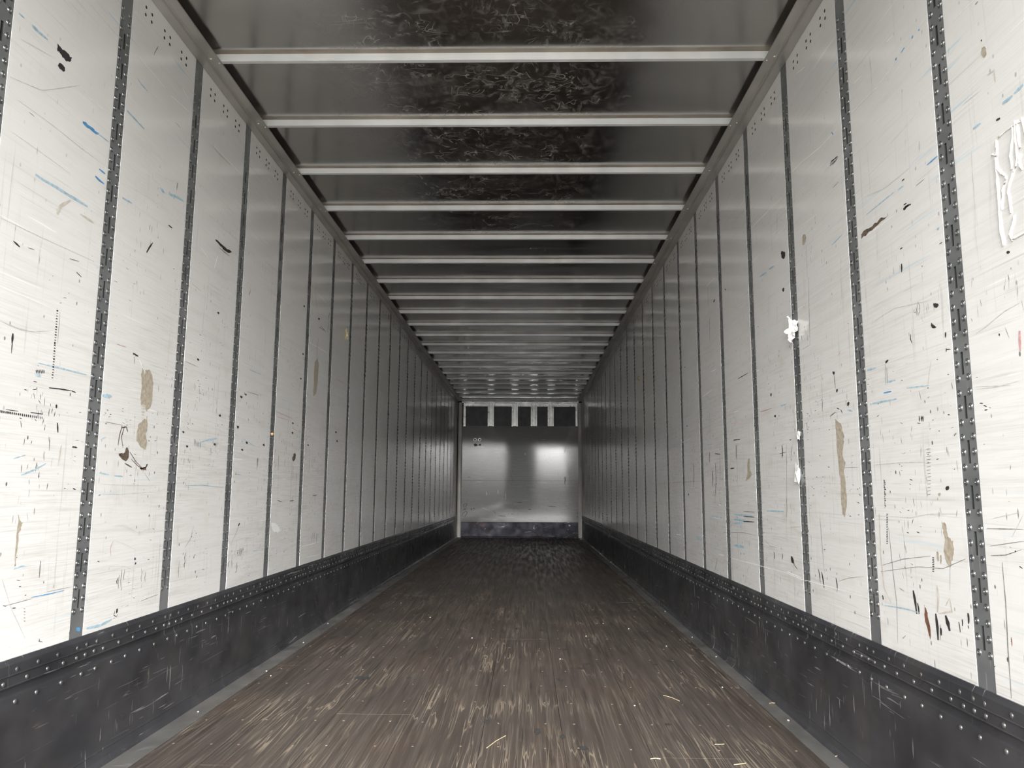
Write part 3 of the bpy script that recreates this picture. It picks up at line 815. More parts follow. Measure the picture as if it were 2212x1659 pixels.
# ------------------------------------------------------------------ scuffs, paint and torn patches
# wall L/R: points are (y, z); front wall E: points are (x, z).  kind p = patch, s = stroke with a width in mm
MARKS = """
Lp black 0 2.2,2.315 2.222,2.315 2.248,2.314 2.277,2.314 2.269,2.296 2.248,2.288 2.22,2.291 2.202,2.297
Lp black 0 2.212,2.261 2.228,2.268 2.247,2.264 2.244,2.248 2.227,2.244 2.209,2.248
Lp blue 0 2.356,2.145 2.38,2.148 2.425,2.147 2.456,2.144 2.442,2.137 2.397,2.136 2.363,2.134
Ls lblue 9 2.452,2.143 2.488,2.144 2.52,2.145
Ls lblue 16 2.153,1.868 2.193,1.867 2.251,1.87 2.313,1.87 2.368,1.872 2.43,1.873
Ls lblue 12 2.016,2.298 2.041,2.299
Ls lblue 18 2.075,2.299 2.103,2.298 2.151,2.3
Ls lblue 10 2.671,2.471 2.71,2.464 2.752,2.464
Ls lblue 14 2.618,2.314 2.67,2.311 2.749,2.306
Ls blue 12 2.476,2.026 2.514,2.025
Ls blue 12 2.456,1.992 2.484,1.988 2.513,1.988
Ls lblue 22 2.9,2.134 2.944,2.127
Ls lblue 20 2.979,2.138 3.045,2.153 3.115,2.159
Ls lblue 14 2.633,1.986 2.704,1.991
Lp black 0 3.452,2.106 3.481,2.114 3.574,2.104 3.652,2.113 3.645,2.098 3.555,2.09 3.494,2.095
Ls brown 5 3.506,2.082 3.63,2.08
Ls black 9 2.088,1.639 2.117,1.631
Ls dgrey 6 2.151,1.64 2.182,1.644
Ls black 6 2.397,1.638 2.427,1.63
Ls dgrey 7 2.355,1.67 2.406,1.677
Ls black 10 2.833,1.844 2.85,1.868 2.875,1.897
Ls black 10 2.99,2.01 3.025,2.01
Ls dgrey 6 3.352,2.525 3.44,2.524 3.575,2.529
Ls dgrey 5 2.985,2.455 3.04,2.456
Ls dgrey 10 3.044,2.216 3.041,2.181
Ls dgrey 7 2.101,2.038 2.125,2.037
Ls black 4 2.779,2.63 2.785,2.654
Ls black 4 2.787,2.646 2.794,2.669
Ls black 4 2.796,2.663 2.803,2.683
Ls ltan 16 2.272,1.788 2.285,1.82 2.333,1.858
Ls ltan 14 2.392,1.833 2.471,1.832
Ls white 7 2.635,2.549 2.736,2.555 2.875,2.55
Ls white 6 3.03,2.629 3.098,2.612
Ls white 6 2.934,2.546 3.106,2.562
Ls white 6 2.353,2.234 2.516,2.248
Ls white 5 3.379,2.537 3.742,2.544
Ls white 8 3.492,2.037 3.463,1.97
Ls white 7 3.306,2.017 3.392,1.997
Ls grey 6 2.051,2.048 2.225,2.053 2.361,2.05 2.523,2.052
Ls grey 5 2.03,1.945 2.215,1.944 2.321,1.941
Ls grey 5 2.751,2.187 2.845,2.174 3.06,2.208
Ls grey 5 2.648,2.043 2.835,2.06 3.114,2.058
Ls grey 5 2.025,1.686 2.211,1.691 2.49,1.703
Ls grey 5 2.008,2.096 2.147,2.132 2.331,2.252
Ls grey 5 2.032,2.229 2.194,2.264
Ls grey 6 3.246,2.19 3.469,2.194 3.725,2.189
Ls grey 6 3.271,2.382 3.737,2.416
Ls black 9 2.312,1.489 2.322,1.49
Ls black 5 2.313,1.481 2.322,1.482
Ls black 5 2.313,1.472 2.322,1.473
Ls black 9 2.313,1.464 2.322,1.464
Ls black 5 2.313,1.455 2.323,1.456
Ls black 5 2.314,1.447 2.323,1.447
Ls black 9 2.314,1.438 2.323,1.439
Ls black 5 2.314,1.43 2.323,1.43
Ls black 5 2.314,1.421 2.324,1.422
Ls black 9 2.314,1.413 2.324,1.413
Ls black 5 2.315,1.404 2.324,1.405
Ls black 5 2.315,1.396 2.324,1.396
Ls black 9 2.315,1.387 2.324,1.388
Ls black 5 2.315,1.379 2.325,1.379
Ls black 5 2.316,1.371 2.325,1.371
Ls black 9 2.316,1.362 2.325,1.362
Ls black 5 2.316,1.354 2.325,1.354
Ls black 5 2.316,1.345 2.326,1.346
Ls black 9 2.317,1.337 2.326,1.337
Ls black 5 2.317,1.328 2.326,1.329
Ls black 5 2.317,1.32 2.326,1.32
Ls black 9 2.317,1.312 2.326,1.312
Ls black 5 2.318,1.303 2.327,1.304
Ls black 5 2.318,1.295 2.327,1.295
Ls black 9 2.318,1.287 2.327,1.287
Ls black 5 2.318,1.278 2.327,1.278
Ls dgrey 3 2.331,1.489 2.333,1.389
Ls black 9 2.124,1.377 2.124,1.348
Ls black 4 2.125,1.36 2.125,1.32
Ls black 7 2.31,1.245 2.366,1.249 2.426,1.251
Lp black 0 2.422,1.252 2.441,1.252 2.456,1.247 2.434,1.248
Ls black 7 2.105,1.154 2.108,1.147
Ls black 6.88 2.113,1.154 2.116,1.147
Ls black 6.76 2.121,1.154 2.124,1.147
Ls black 6.64 2.13,1.154 2.132,1.147
Ls black 6.52 2.138,1.154 2.14,1.147
Ls black 6.4 2.146,1.154 2.149,1.147
Ls black 6.28 2.154,1.154 2.157,1.147
Ls black 6.16 2.163,1.154 2.166,1.147
Ls black 6.04 2.171,1.154 2.174,1.147
Ls black 5.92 2.18,1.154 2.183,1.147
Ls black 5.8 2.189,1.154 2.191,1.147
Ls black 5.68 2.197,1.154 2.2,1.146
Ls black 5.56 2.206,1.154 2.209,1.146
Ls black 5.44 2.215,1.154 2.218,1.146
Ls black 5.32 2.224,1.154 2.227,1.146
Ls black 5.2 2.233,1.154 2.236,1.146
Ls black 5.08 2.242,1.154 2.245,1.146
Ls black 4.96 2.251,1.154 2.254,1.146
Ls black 4.84 2.26,1.154 2.263,1.146
Ls black 4.72 2.269,1.154 2.272,1.146
Ls black 4.6 2.279,1.154 2.282,1.146
Ls black 4.48 2.288,1.154 2.291,1.146
Ls black 5 2.125,1.158 2.178,1.159
Ls black 6 2.234,1.161 2.291,1.162
Ls black 5 2.241,1.29 2.245,1.28
Ls black 5 2.248,1.291 2.252,1.281
Ls black 5 2.255,1.292 2.259,1.282
Ls black 5 2.262,1.294 2.267,1.283
Ls black 5 2.27,1.295 2.274,1.285
Ls black 5 2.277,1.296 2.281,1.286
Ls lblue 6 2.236,1.279 2.253,1.269
Ls lblue 6 2.245,1.28 2.26,1.27
Ls lblue 6 2.254,1.282 2.266,1.271
Ls lblue 8 2.246,1.312 2.335,1.314 2.503,1.315
Ls lblue 22 2.609,1.258 2.667,1.263
Ls dgrey 6 2.239,1.22 2.248,1.202
Ls dgrey 6 2.265,1.202 2.277,1.191
Lp black 0 2.35,1.199 2.36,1.198 2.359,1.187 2.35,1.188
Lp black 0 2.452,1.072 2.466,1.076 2.486,1.072 2.479,1.068 2.46,1.07
Ls black 7 2.367,1.142 2.374,1.112
Ls dgrey 5 2.335,1.096 2.338,1.053
Ls ltan 9 2.399,1.074 2.39,1.008
Ls lblue 8 2.217,0.976 2.279,0.994 2.329,1.014
Ls lblue 6 2.177,1.022 2.228,1.035
Lp tan 0 2.864,1.414 2.876,1.391 2.885,1.377 2.89,1.395 2.926,1.399 2.939,1.385 2.959,1.349 2.958,1.316 2.958,1.283 2.948,1.249 2.922,1.238 2.898,1.254 2.878,1.257 2.865,1.282 2.868,1.326 2.862,1.368
Ls ltan 14 2.878,1.254 2.914,1.256
Ls ltan 14 2.88,1.243 2.911,1.244
Ls ltan 14 2.882,1.231 2.909,1.231
Ls ltan 14 2.884,1.22 2.906,1.219
Ls ltan 14 2.885,1.208 2.904,1.207
Lp tan 0 2.93,1.22 2.936,1.182 2.938,1.166 2.928,1.144 2.943,1.112 2.933,1.091 2.9,1.096 2.871,1.108 2.861,1.128 2.863,1.165 2.867,1.187 2.896,1.196 2.921,1.208
Lp brown 0 2.793,1.088 2.815,1.076 2.809,1.047 2.792,1.039 2.759,1.053 2.741,1.067 2.777,1.065
Ls brown 7 2.752,1.166 2.738,1.13 2.734,1.094
Ls brown 6 2.771,1.168 2.753,1.126 2.769,1.086
Ls brown 10 2.748,1.158 2.782,1.164 2.794,1.147
Ls brown 6 2.82,1.074 2.871,1.04 2.939,1.01
Ls brown 6 2.834,1.048 2.889,1.024 2.955,1.01
Ls brown 9 2.791,1.031 2.843,1.018
Ls dgrey 4 2.941,0.999 2.989,0.968
Lp brown 0 2.9,1.02 2.943,1.018 2.954,1.037 2.961,1.032 2.945,1.008 2.907,1.012
Lp black 0 2.782,1.44 2.796,1.443 2.818,1.441 2.834,1.434 2.808,1.434
Ls black 3 2.798,1.429 2.807,1.404
Ls grey 6 3.069,1.609 3.068,1.515 3.067,1.422
Ls red 4 2.672,1.453 2.739,1.454
Ls dgrey 4 2.64,1.17 2.747,1.168
Ls lblue 9 2.626,0.992 2.689,0.988
Ls lblue 10 2.722,0.985 2.784,0.983
Ls lblue 6 2.618,1.107 2.652,1.118
Lp black 0 2.753,1.063 2.779,1.051 2.764,1.048 2.741,1.062
Ls grey 6 2.654,0.92 2.774,0.918 3.001,0.928 3.082,0.922
Ls grey 4 2.64,0.954 2.858,0.951 3.077,0.955
Ls grey 4 2.066,1.402 2.138,1.396 2.207,1.4 2.305,1.424
Ls grey 4 2.078,1.399 2.157,1.394 2.252,1.403
Ls white 9 2.841,1.423 2.89,1.383
Lp black 0 3.235,1.184 3.254,1.187 3.264,1.18 3.248,1.175
Lp black 0 3.28,1.126 3.3,1.128 3.309,1.121 3.293,1.116
Lp black 0 3.569,1.153 3.593,1.156 3.604,1.148 3.585,1.143
Lp black 0 3.335,1.515 3.356,1.52 3.366,1.513 3.349,1.507
Lp black 0 3.521,1.772 3.545,1.779 3.556,1.773 3.537,1.765
Lp black 0 3.844,1.258 3.872,1.262 3.884,1.254 3.862,1.248
Lp black 0 3.868,1.415 3.896,1.42 3.91,1.412 3.887,1.405
Lp black 0 3.977,1.186 4.006,1.189 4.02,1.181 3.996,1.175
Lp black 0 3.918,1.146 3.946,1.149 3.96,1.141 3.937,1.135
Lp black 0 4.235,1.191 4.269,1.195 4.284,1.185 4.258,1.179
Lp black 0 3.609,1.292 3.634,1.296 3.645,1.288 3.625,1.282
Ls black 4 3.36,1.16 3.367,1.132
Ls black 4 3.376,1.156 3.383,1.13
Ls black 4 3.392,1.153 3.399,1.128
Ls black 4 3.409,1.15 3.416,1.126
Ls black 4 3.426,1.147 3.432,1.124
Ls lblue 12 3.406,1.144 3.493,1.162 3.619,1.181
Ls lblue 7 3.931,1.202 4.13,1.171
Ls lblue 5 3.986,1.572 4.159,1.569
Ls grey 7 3.356,1.678 3.417,1.627 3.436,1.572 3.422,1.543
Ls dgrey 7 3.919,1.954 3.935,1.988
Ls dgrey 8 4.182,1.113 4.179,1.06
Ls lblue 5 3.292,0.954 3.477,0.959 3.721,0.948
Ls lblue 6 3.862,1.018 3.949,1.015
Ls ltan 9 3.669,1.01 3.664,0.931
Ls grey 4 3.827,0.948 4.296,0.955
Ls dgrey 4 3.964,1.45 4.132,1.453
Ls dgrey 4 3.239,1.834 3.335,1.824
Ls dgrey 5 3.228,1.484 3.356,1.481
Lp tan 0 2.222,0.867 2.232,0.844 2.243,0.839 2.24,0.824 2.231,0.806 2.229,0.758 2.229,0.714 2.226,0.718 2.224,0.789 2.224,0.829
Ls lblue 7 2.223,0.708 2.26,0.713 2.281,0.712
Ls white 7 2.274,0.713 2.377,0.712 2.517,0.707
Ls blue 5 2.316,0.617 2.414,0.616 2.479,0.617
Ls dgrey 3 2.39,0.624 2.524,0.624
Ls dgrey 4 2.2,0.609 2.317,0.613
Ls grey 5 2.177,0.685 2.229,0.596 2.304,0.501
Ls dgrey 7 2.344,0.721 2.345,0.671
Ls lblue 16 2.626,0.475 2.707,0.471 2.781,0.48
Ls dgrey 6 2.825,0.646 2.822,0.61 2.828,0.585
Ls dgrey 6 2.811,0.631 2.807,0.602 2.812,0.582
Ls dgrey 6 2.847,0.647 2.842,0.624 2.846,0.608
Ls dgrey 6 2.979,0.628 2.972,0.604 2.977,0.588
Ls dgrey 6 3.007,0.622 3.001,0.6 3.006,0.584
Ls black 6 2.802,0.621 2.796,0.609 2.799,0.6
Ls black 6 3.349,0.667 3.34,0.648 3.345,0.634
Ls black 6 3.35,0.634 3.34,0.617 3.345,0.605
Ls dgrey 6 3.887,0.618 3.877,0.578 3.885,0.55
Ls black 6 3.956,0.574 3.942,0.556 3.948,0.543
Ls black 6 3.851,0.59 3.837,0.574 3.843,0.561
Ls black 6 3.989,0.641 3.974,0.624 3.981,0.61
Ls black 6 4.022,0.639 4.008,0.619 4.014,0.604
Ls black 6 3.964,0.635 3.949,0.622 3.955,0.613
Ls black 6 5.333,0.651 5.308,0.614 5.319,0.588
Ls black 6 5.39,0.658 5.364,0.628 5.375,0.606
Ls black 6 5.453,0.639 5.426,0.608 5.437,0.586
Ls dgrey 6 3.294,0.639 3.288,0.597 3.295,0.568
Lp black 0 2.915,0.686 2.924,0.677 2.913,0.672 2.908,0.679
Lp black 0 2.921,0.667 2.93,0.662 2.92,0.655 2.914,0.66
Lp black 0 2.81,0.516 2.821,0.507 2.813,0.494 2.806,0.501
Ls black 4 2.798,0.507 2.793,0.492 2.812,0.484 2.821,0.492
Ls red 4 2.751,0.754 2.734,0.731 2.743,0.703
Ls grey 4 2.756,0.756 2.834,0.738 2.917,0.712
Ls grey 4 2.738,0.809 2.824,0.808 2.92,0.772 2.99,0.784 3.065,0.786
Ls grey 4 2.739,0.805 2.824,0.802 2.92,0.766 3.003,0.776
Ls grey 5 2.738,0.668 2.845,0.658 2.941,0.626 3.088,0.633
Ls grey 5 2.643,0.649 2.803,0.651 2.941,0.623
Ls grey 5 2.838,0.559 2.973,0.568 3.057,0.582
Ls grey 5 2.971,0.499 3.056,0.498 3.116,0.526
Ls dgrey 5 2.981,0.515 3.117,0.523
Ls dgrey 5 3.85,0.666 3.914,0.716 3.959,0.769
Lp black 0 3.959,0.773 3.966,0.764 3.94,0.752 3.941,0.762
Ls grey 5 3.963,0.816 4.099,0.804 4.202,0.742 4.253,0.648
Ls dgrey 6 3.338,0.691 3.387,0.724 3.411,0.777
Ls ltan 8 3.257,0.79 3.263,0.699
Ls grey 4 4.426,0.601 4.55,0.691
Lp white 0 4.443,0.758 4.542,0.746 4.634,0.705 4.607,0.688 4.493,0.698 4.461,0.731
Ls white 6 5.087,0.573 5.504,0.577
Ls white 6 5.188,0.495 5.517,0.489
Ls lblue 9 4.174,0.612 4.246,0.613
Ls lblue 8 4.548,0.608 4.649,0.603
Ls black 4 2.372,0.488 2.374,0.479
Ls black 3 2.369,0.481 2.39,0.476
Ls dgrey 4 2.284,0.59 2.293,0.587
Ls dgrey 4 2.286,0.581 2.295,0.578
Ls dgrey 4 2.287,0.572 2.296,0.57
Ls dgrey 4 2.288,0.563 2.297,0.561
Ls dgrey 4 2.29,0.554 2.298,0.552
Lp blue 0 2.566,0.49 2.589,0.484 2.588,0.471 2.564,0.477
Lp tan 0 5.267,1.853 5.305,1.831 5.304,1.759 5.297,1.695 5.27,1.605 5.236,1.586 5.2,1.588 5.204,1.674 5.198,1.75 5.204,1.822
Ls dgrey 8 5.274,2.001 5.243,1.916 5.252,1.858
Ls black 7 5.318,2.099 5.458,2.084
Ls black 7 5.276,2.082 5.411,2.083
Ls black 7 5.538,2.249 5.515,2.185
Ls black 6 5.538,2.181 5.504,2.09
Ls dgrey 6 5.786,2.215 5.786,2.171
Ls dgrey 5 5.816,1.791 6.052,1.787
Ls dgrey 8 3.935,1.99 3.914,1.96
Ls dgrey 4 5.126,2.317 5.236,2.153
Ls red 7 4.434,1.396 4.746,1.383
Ls red 7 4.458,1.365 4.726,1.367
Ls red 6 4.755,1.324 4.924,1.309
Ls lblue 7 3.981,1.568 4.161,1.572
Ls lblue 8 4.493,1.475 4.687,1.478
Ls dgrey 5 3.966,1.45 4.152,1.452
Ls white 5 5.061,1.928 5.558,1.941
Ls white 5 5.127,2.309 5.505,2.292
Lp black 0 3.874,1.414 3.896,1.416 3.905,1.41 3.888,1.403
Lp black 0 3.848,1.255 3.869,1.256 3.877,1.25 3.861,1.244
Lp black 0 4.748,1.359 4.78,1.361 4.792,1.354 4.768,1.346
Lp black 0 4.75,1.299 4.782,1.301 4.794,1.294 4.77,1.286
Lp black 0 5.1,1.245 5.137,1.246 5.152,1.238 5.124,1.23
Lp black 0 5.873,1.322 5.922,1.325 5.941,1.316 5.903,1.306
Lp black 0 5.829,1.388 5.877,1.39 5.896,1.382 5.859,1.372
Lp black 0 3.932,1.435 3.955,1.437 3.964,1.431 3.947,1.424
Lp black 0 4.898,1.825 4.932,1.831 4.946,1.824 4.92,1.813
Lp black 0 4.873,1.659 4.907,1.664 4.921,1.657 4.895,1.647
Lp black 0 4.876,2.14 4.91,2.148 4.924,2.143 4.898,2.13
Lp black 0 5.236,2.137 5.276,2.146 5.291,2.139 5.261,2.126
Ls dgrey 9 4.66,1.211 4.662,1.17
Ls dgrey 9 4.781,1.232 4.779,1.211
Ls dgrey 9 4.466,1.176 4.466,1.153
Ls dgrey 9 4.813,1.171 4.814,1.129
Ls dgrey 9 5.171,1.196 5.172,1.159
Ls dgrey 9 5.3,1.164 5.3,1.126
Ls dgrey 9 5.394,1.208 5.393,1.176
Ls dgrey 9 4.175,1.114 4.176,1.09
Ls dgrey 9 4.526,1.141 4.53,1.052
Ls dgrey 9 4.168,1.11 4.171,1.042
Ls dgrey 9 4.648,1.124 4.645,1.078
Ls dgrey 9 4.816,1.092 4.819,1.005
Ls dgrey 9 4.903,1.046 4.898,1.007
Ls dgrey 9 4.837,0.904 4.833,0.857
Ls dgrey 9 5.358,0.906 5.353,0.854
Ls dgrey 9 5.172,1.154 5.175,1.053
Ls dgrey 9 5.399,1.102 5.394,1.05
Ls dgrey 9 5.372,0.643 5.367,0.592
Ls dgrey 9 5.437,0.64 5.43,0.597
Ls dgrey 9 3.998,0.639 3.996,0.601
Ls dgrey 9 3.955,0.636 3.953,0.605
Ls dgrey 9 3.958,0.561 3.956,0.524
Ls dgrey 9 3.892,0.585 3.889,0.561
Ls dgrey 9 7.821,1.219 7.82,1.054
Ls dgrey 9 8.277,1.229 8.267,1.094
Ls dgrey 9 9.753,1.132 9.733,0.99
Ls dgrey 9 12.281,1.165 12.246,0.966
Ls dgrey 9 13.216,0.948 13.16,0.821
Ls dgrey 9 10.25,1.159 10.216,1.076
Ls black 9 4.785,0.872 4.862,0.874
Ls black 8 5.286,0.903 5.396,0.906
Ls black 7 4.543,0.878 4.638,0.868
Ls grey 6 5.796,1.03 6.858,1.049 9.454,1.072 13.805,1.049
Ls grey 7 3.877,0.821 4.034,0.81 4.153,0.76 4.231,0.69
Ls grey 6 5.084,0.764 5.292,0.761 5.55,0.767
Lp brown 0 4.83,1.175 4.872,1.165 4.851,1.124 4.799,1.118 4.788,1.145 4.813,1.148
Rs white 9 2.565,2.269 2.473,2.262 2.373,2.255 2.29,2.26 2.212,2.269 2.128,2.28 2.068,2.291
Rs blue 10 2.094,2.28 2.099,2.277
Rs blue 10 2.132,2.284 2.138,2.277
Rs blue 10 2.184,2.277 2.206,2.274
Rs blue 10 2.233,2.273 2.244,2.272
Rs white 8 3.168,2.312 3.044,2.303 2.863,2.277 2.7,2.272
Rs blue 9 2.746,2.282 2.732,2.265
Rs white 7 1.952,2.195 1.892,2.194 1.831,2.19
Rs white 6 3.792,2.279 3.544,2.266 3.325,2.255
Rs white 6 2.541,2.361 2.474,2.354
Rs white 7 2.288,2.361 2.243,2.358
Rs white 6 3.137,2.047 2.932,2.029
Rs white 5 3.07,2.705 2.974,2.679
Rs black 6 2.777,2.17 2.706,2.17
Rs black 6 2.768,2.176 2.699,2.164
Rs black 6 2.755,2.156 2.707,2.161
Rs black 6 2.778,2.163 2.73,2.162
Rp black 0 2.26,1.794 2.244,1.799 2.206,1.793 2.219,1.789 2.25,1.788
Rs black 7 2.253,1.805 2.235,1.804
Rp black 0 2.255,1.883 2.238,1.884 2.238,1.879 2.252,1.88
Rs dgrey 5 2.174,1.834 2.127,1.834
Rp black 0 1.786,1.842 1.769,1.84 1.768,1.834 1.783,1.836
Rp black 0 1.79,1.511 1.776,1.508 1.775,1.502 1.786,1.502
Rs dgrey 10 1.827,2.174 1.814,2.175
Rp black 0 1.816,2.072 1.811,2.069 1.813,2.064 1.817,2.068
Rs black 7 2.292,1.679 2.276,1.679
Rs black 9 2.289,1.632 2.291,1.606
Rp black 0 2.174,1.592 2.168,1.589 2.172,1.584
Rp black 0 3.368,2.019 3.309,2 3.307,1.969 3.351,1.975
Rs dgrey 6 3.327,2.154 3.35,2.154
Rs dgrey 7 2.767,2.069 2.709,2.071
Rs dgrey 4 3.39,2.209 3.407,2.115
Rs dgrey 5 2.78,2.455 2.771,2.46
Rp brown 0 2.553,1.813 2.532,1.821 2.469,1.816 2.408,1.817 2.362,1.811 2.421,1.807 2.496,1.802 2.548,1.8
Rs grey 6 2.548,1.802 2.567,1.761 2.553,1.668
Rs grey 5 2.435,1.792 2.443,1.693
Rs grey 5 2.413,2.421 2.404,2.344 2.411,2.229
Rs ltan 8 2.408,2.382 2.407,2.327
Rp tan 0 3.094,1.999 3.065,1.997 3.046,1.972 3.072,1.949 3.1,1.958
Rs dgrey 3 3.057,1.94 3.06,1.807
Rs ltan 8 2.138,1.954 2.141,1.927
Rs grey 5 2.213,2.025 2.226,1.918
Rs grey 5 1.893,1.812 1.896,1.768 1.898,1.616
Rs grey 5 2.216,2.156 2.227,2.075
Rs grey 5 3.205,2.162 2.952,2.148 2.78,2.151
Rs grey 5 3.034,2.379 2.889,2.345 2.785,2.355
Rs grey 5 3.084,2.145 2.815,2.132
Rs grey 5 2.31,2.028 2.16,2.041 2.111,2.046
Rs grey 6 2.492,1.93 2.373,1.904 2.199,1.902
Rs grey 6 1.909,1.949 1.835,1.945
Rp tan 0 1.82,2.05 1.8,2.046 1.796,2.017 1.817,2.021
Rs ltan 8 1.803,1.968 1.776,1.965 1.774,1.933
Rs blue 8 2.107,1.868 2.048,1.869
Rs lblue 10 2.282,1.865 2.246,1.863
Rs lblue 8 2.5,1.868 2.309,1.868
Rs lblue 9 2.803,1.86 2.701,1.867
Rs lblue 14 1.879,1.864 1.846,1.863
Rs lblue 16 1.711,1.868 1.676,1.872
Rs lblue 16 1.756,1.867 1.717,1.866
Rs lblue 10 2.699,2.517 2.66,2.517
Rs lblue 18 3.53,1.985 3.468,1.979
Rs lblue 14 3.687,1.99 3.581,1.984
Rs blue 6 3.464,2.294 3.453,2.318
Rs lblue 10 2.08,1.667 2.067,1.667
Rs dgrey 4 2.232,1.476 2.236,1.467 2.22,1.465
Rs dgrey 4 2.222,1.478 2.222,1.453
Rs dgrey 4 2.21,1.492 2.218,1.471 2.214,1.453 2.203,1.463 2.202,1.481 2.21,1.493
Rp black 0 2.129,1.469 2.113,1.465 2.098,1.457 2.102,1.451 2.119,1.452 2.127,1.459
Rp black 0 2.146,1.416 2.139,1.413 2.132,1.404 2.115,1.398 2.13,1.395 2.146,1.403
Rp black 0 2.436,1.352 2.423,1.358 2.41,1.355 2.418,1.349 2.434,1.347
Rs dgrey 4 2.434,1.345 2.442,1.279
Rs dgrey 4 2.426,1.335 2.429,1.282
Rs black 5 2.263,1.407 2.266,1.393 2.258,1.379
Rp black 0 2.862,1.389 2.836,1.385 2.837,1.376 2.847,1.372
Rs black 4 2.842,1.371 2.838,1.321
Rp black 0 2.832,1.318 2.813,1.316 2.82,1.307 2.832,1.305
Rp black 0 2.74,1.258 2.722,1.259 2.721,1.25 2.736,1.242 2.743,1.25
Rs black 6 2.904,1.224 2.849,1.235
Rs black 5 2.8,1.239 2.787,1.224
Rs black 6 2.835,1.248 2.812,1.242
Rs dgrey 4 2.776,1.31 2.777,1.298
Rs black 4 2.97,1.292 2.976,1.25
Rs black 6 2.247,1.161 2.247,1.145
Rs black 6 2.234,1.16 2.235,1.144
Rs black 6 2.226,1.159 2.226,1.143
Rs black 5 2.238,1.154 2.222,1.154
Rp black 0 2.132,0.956 2.117,0.959 2.111,0.953 2.122,0.946 2.133,0.948
Rs black 8 2.075,1.374 2.077,1.359
Rs black 6 2.077,1.33 2.079,1.32
Rs black 5 2.081,1.327 2.057,1.323
Rp black 0 1.846,1.322 1.84,1.322 1.84,1.316 1.844,1.315
Rp black 0 3.555,1.294 3.531,1.291 3.532,1.282 3.548,1.283
Rp black 0 3.598,1.4 3.578,1.401 3.58,1.385 3.596,1.385
Rp black 0 3.368,1.844 3.337,1.838 3.348,1.826 3.366,1.83
Rs dgrey 4 2.221,1.063 2.194,1.063
Rs dgrey 4 2.221,1.053 2.195,1.053
Rs dgrey 4 2.222,1.043 2.196,1.043
Rs dgrey 4 2.223,1.033 2.198,1.034
Rs dgrey 4 2.224,1.023 2.199,1.024
Rs dgrey 4 2.224,1.013 2.2,1.014
Rs dgrey 4 2.225,1.003 2.202,1.004
Rs dgrey 4 2.226,0.993 2.203,0.994
Rs dgrey 4 2.226,0.984 2.204,0.985
Rs dgrey 4 2.227,0.974 2.206,0.975
Rs dgrey 4 2.228,0.964 2.207,0.965
Rs dgrey 4 2.228,0.954 2.208,0.955
Rs dgrey 4 2.229,0.944 2.21,0.946
Rs dgrey 4 2.23,0.934 2.211,0.936
Rs black 6 2.496,0.98 2.487,0.977
Rs black 6 2.496,0.974 2.484,0.972
Rs black 6 2.497,0.968 2.481,0.966
Rs black 6 2.497,0.962 2.489,0.96
Rs black 6 2.497,0.957 2.486,0.954
Rs black 6 2.497,0.951 2.483,0.949
Rs black 6 2.497,0.945 2.492,0.943
Rs black 6 2.498,0.94 2.488,0.937
Rs black 6 2.498,0.934 2.485,0.932
Rs black 6 2.498,0.928 2.494,0.926
Rs black 6 2.498,0.922 2.491,0.92
Rs black 6 2.498,0.916 2.488,0.914
Rs black 6 2.499,0.911 2.496,0.909
Rs black 6 2.499,0.905 2.493,0.903
Rs black 6 2.499,0.899 2.49,0.897
Rs black 6 2.499,0.894 2.498,0.892
Rs lblue 10 2.564,1.347 2.502,1.345
Rs lblue 10 2.44,1.288 2.375,1.285
Rs blue 9 2.459,1.256 2.407,1.254
Rs lblue 10 2.548,1.231 2.374,1.227
Rs lblue 7 2.309,1.252 2.181,1.242
Rs lblue 12 2.74,1.232 2.698,1.222
Rs red 6 2.803,1.438 2.77,1.45
Rs red 6 3.769,1.332 3.581,1.329
Rs red 12 1.766,1.312 1.77,1.264
Rs ltan 8 2.419,1.231 2.418,1.211
Rs lblue 10 3.638,1.955 3.658,1.967
Rs lblue 8 3.637,1.706 3.618,1.685
Rs lblue 9 3.452,1.324 3.377,1.325
Rp tan 0 2.855,1.21 2.805,1.186 2.787,1.149 2.789,1.119 2.805,1.09 2.806,1.065 2.787,1.044 2.803,1.014 2.794,0.989 2.788,0.93 2.796,0.881 2.819,0.85 2.838,0.865 2.842,0.91 2.841,0.99 2.848,1.051 2.853,1.113 2.856,1.164
Rs dgrey 5 3.044,1.803 3.057,1.702 3.069,1.531 3.152,1.527
Rs grey 6 2.502,1.568 2.508,1.488
Rs grey 6 2.539,1.654 2.548,1.584
Rs grey 6 2.491,1.499 2.354,1.508 2.134,1.479
Rs grey 8 2.549,1.03 2.382,1.031 2.225,1.027
Rs dgrey 4 2.795,1.029 2.678,1.026
Rs grey 5 3.153,1.702 3.059,1.685 2.928,1.666
Rs grey 5 1.951,1.2 1.867,1.195 1.782,1.197
Rs grey 6 1.935,1.341 1.892,1.35 1.816,1.37 1.757,1.376
Rs grey 5 1.953,1.207 1.814,1.191
Rs ltan 5 2.161,1.307 2.185,1.243
Rs grey 4 2.161,1.11 2.157,1.086
Rp tan 0 2.177,0.938 2.155,0.94 2.168,0.927
Rs ltan 3 2.219,0.919 2.202,0.917 2.215,0.903 2.219,0.917
Rs black 8 3.46,1.149 3.459,1.1
Rs dgrey 7 3.339,1.136 3.345,1.094
Rs black 4 3.5,1.113 3.414,1.116
Rs dgrey 4 3.401,1.146 3.434,0.867
Rs black 6 3.362,1.165 3.336,1.166
Rp tan 0 2.163,0.859 2.142,0.856 2.138,0.829 2.131,0.819 2.117,0.811 2.116,0.789 2.124,0.76 2.14,0.742 2.155,0.757 2.164,0.781 2.154,0.811 2.161,0.84
Rp tan 0 2.203,0.778 2.192,0.778 2.191,0.758 2.2,0.749 2.204,0.761
Rp tan 0 2.185,0.771 2.176,0.768 2.182,0.742 2.188,0.75
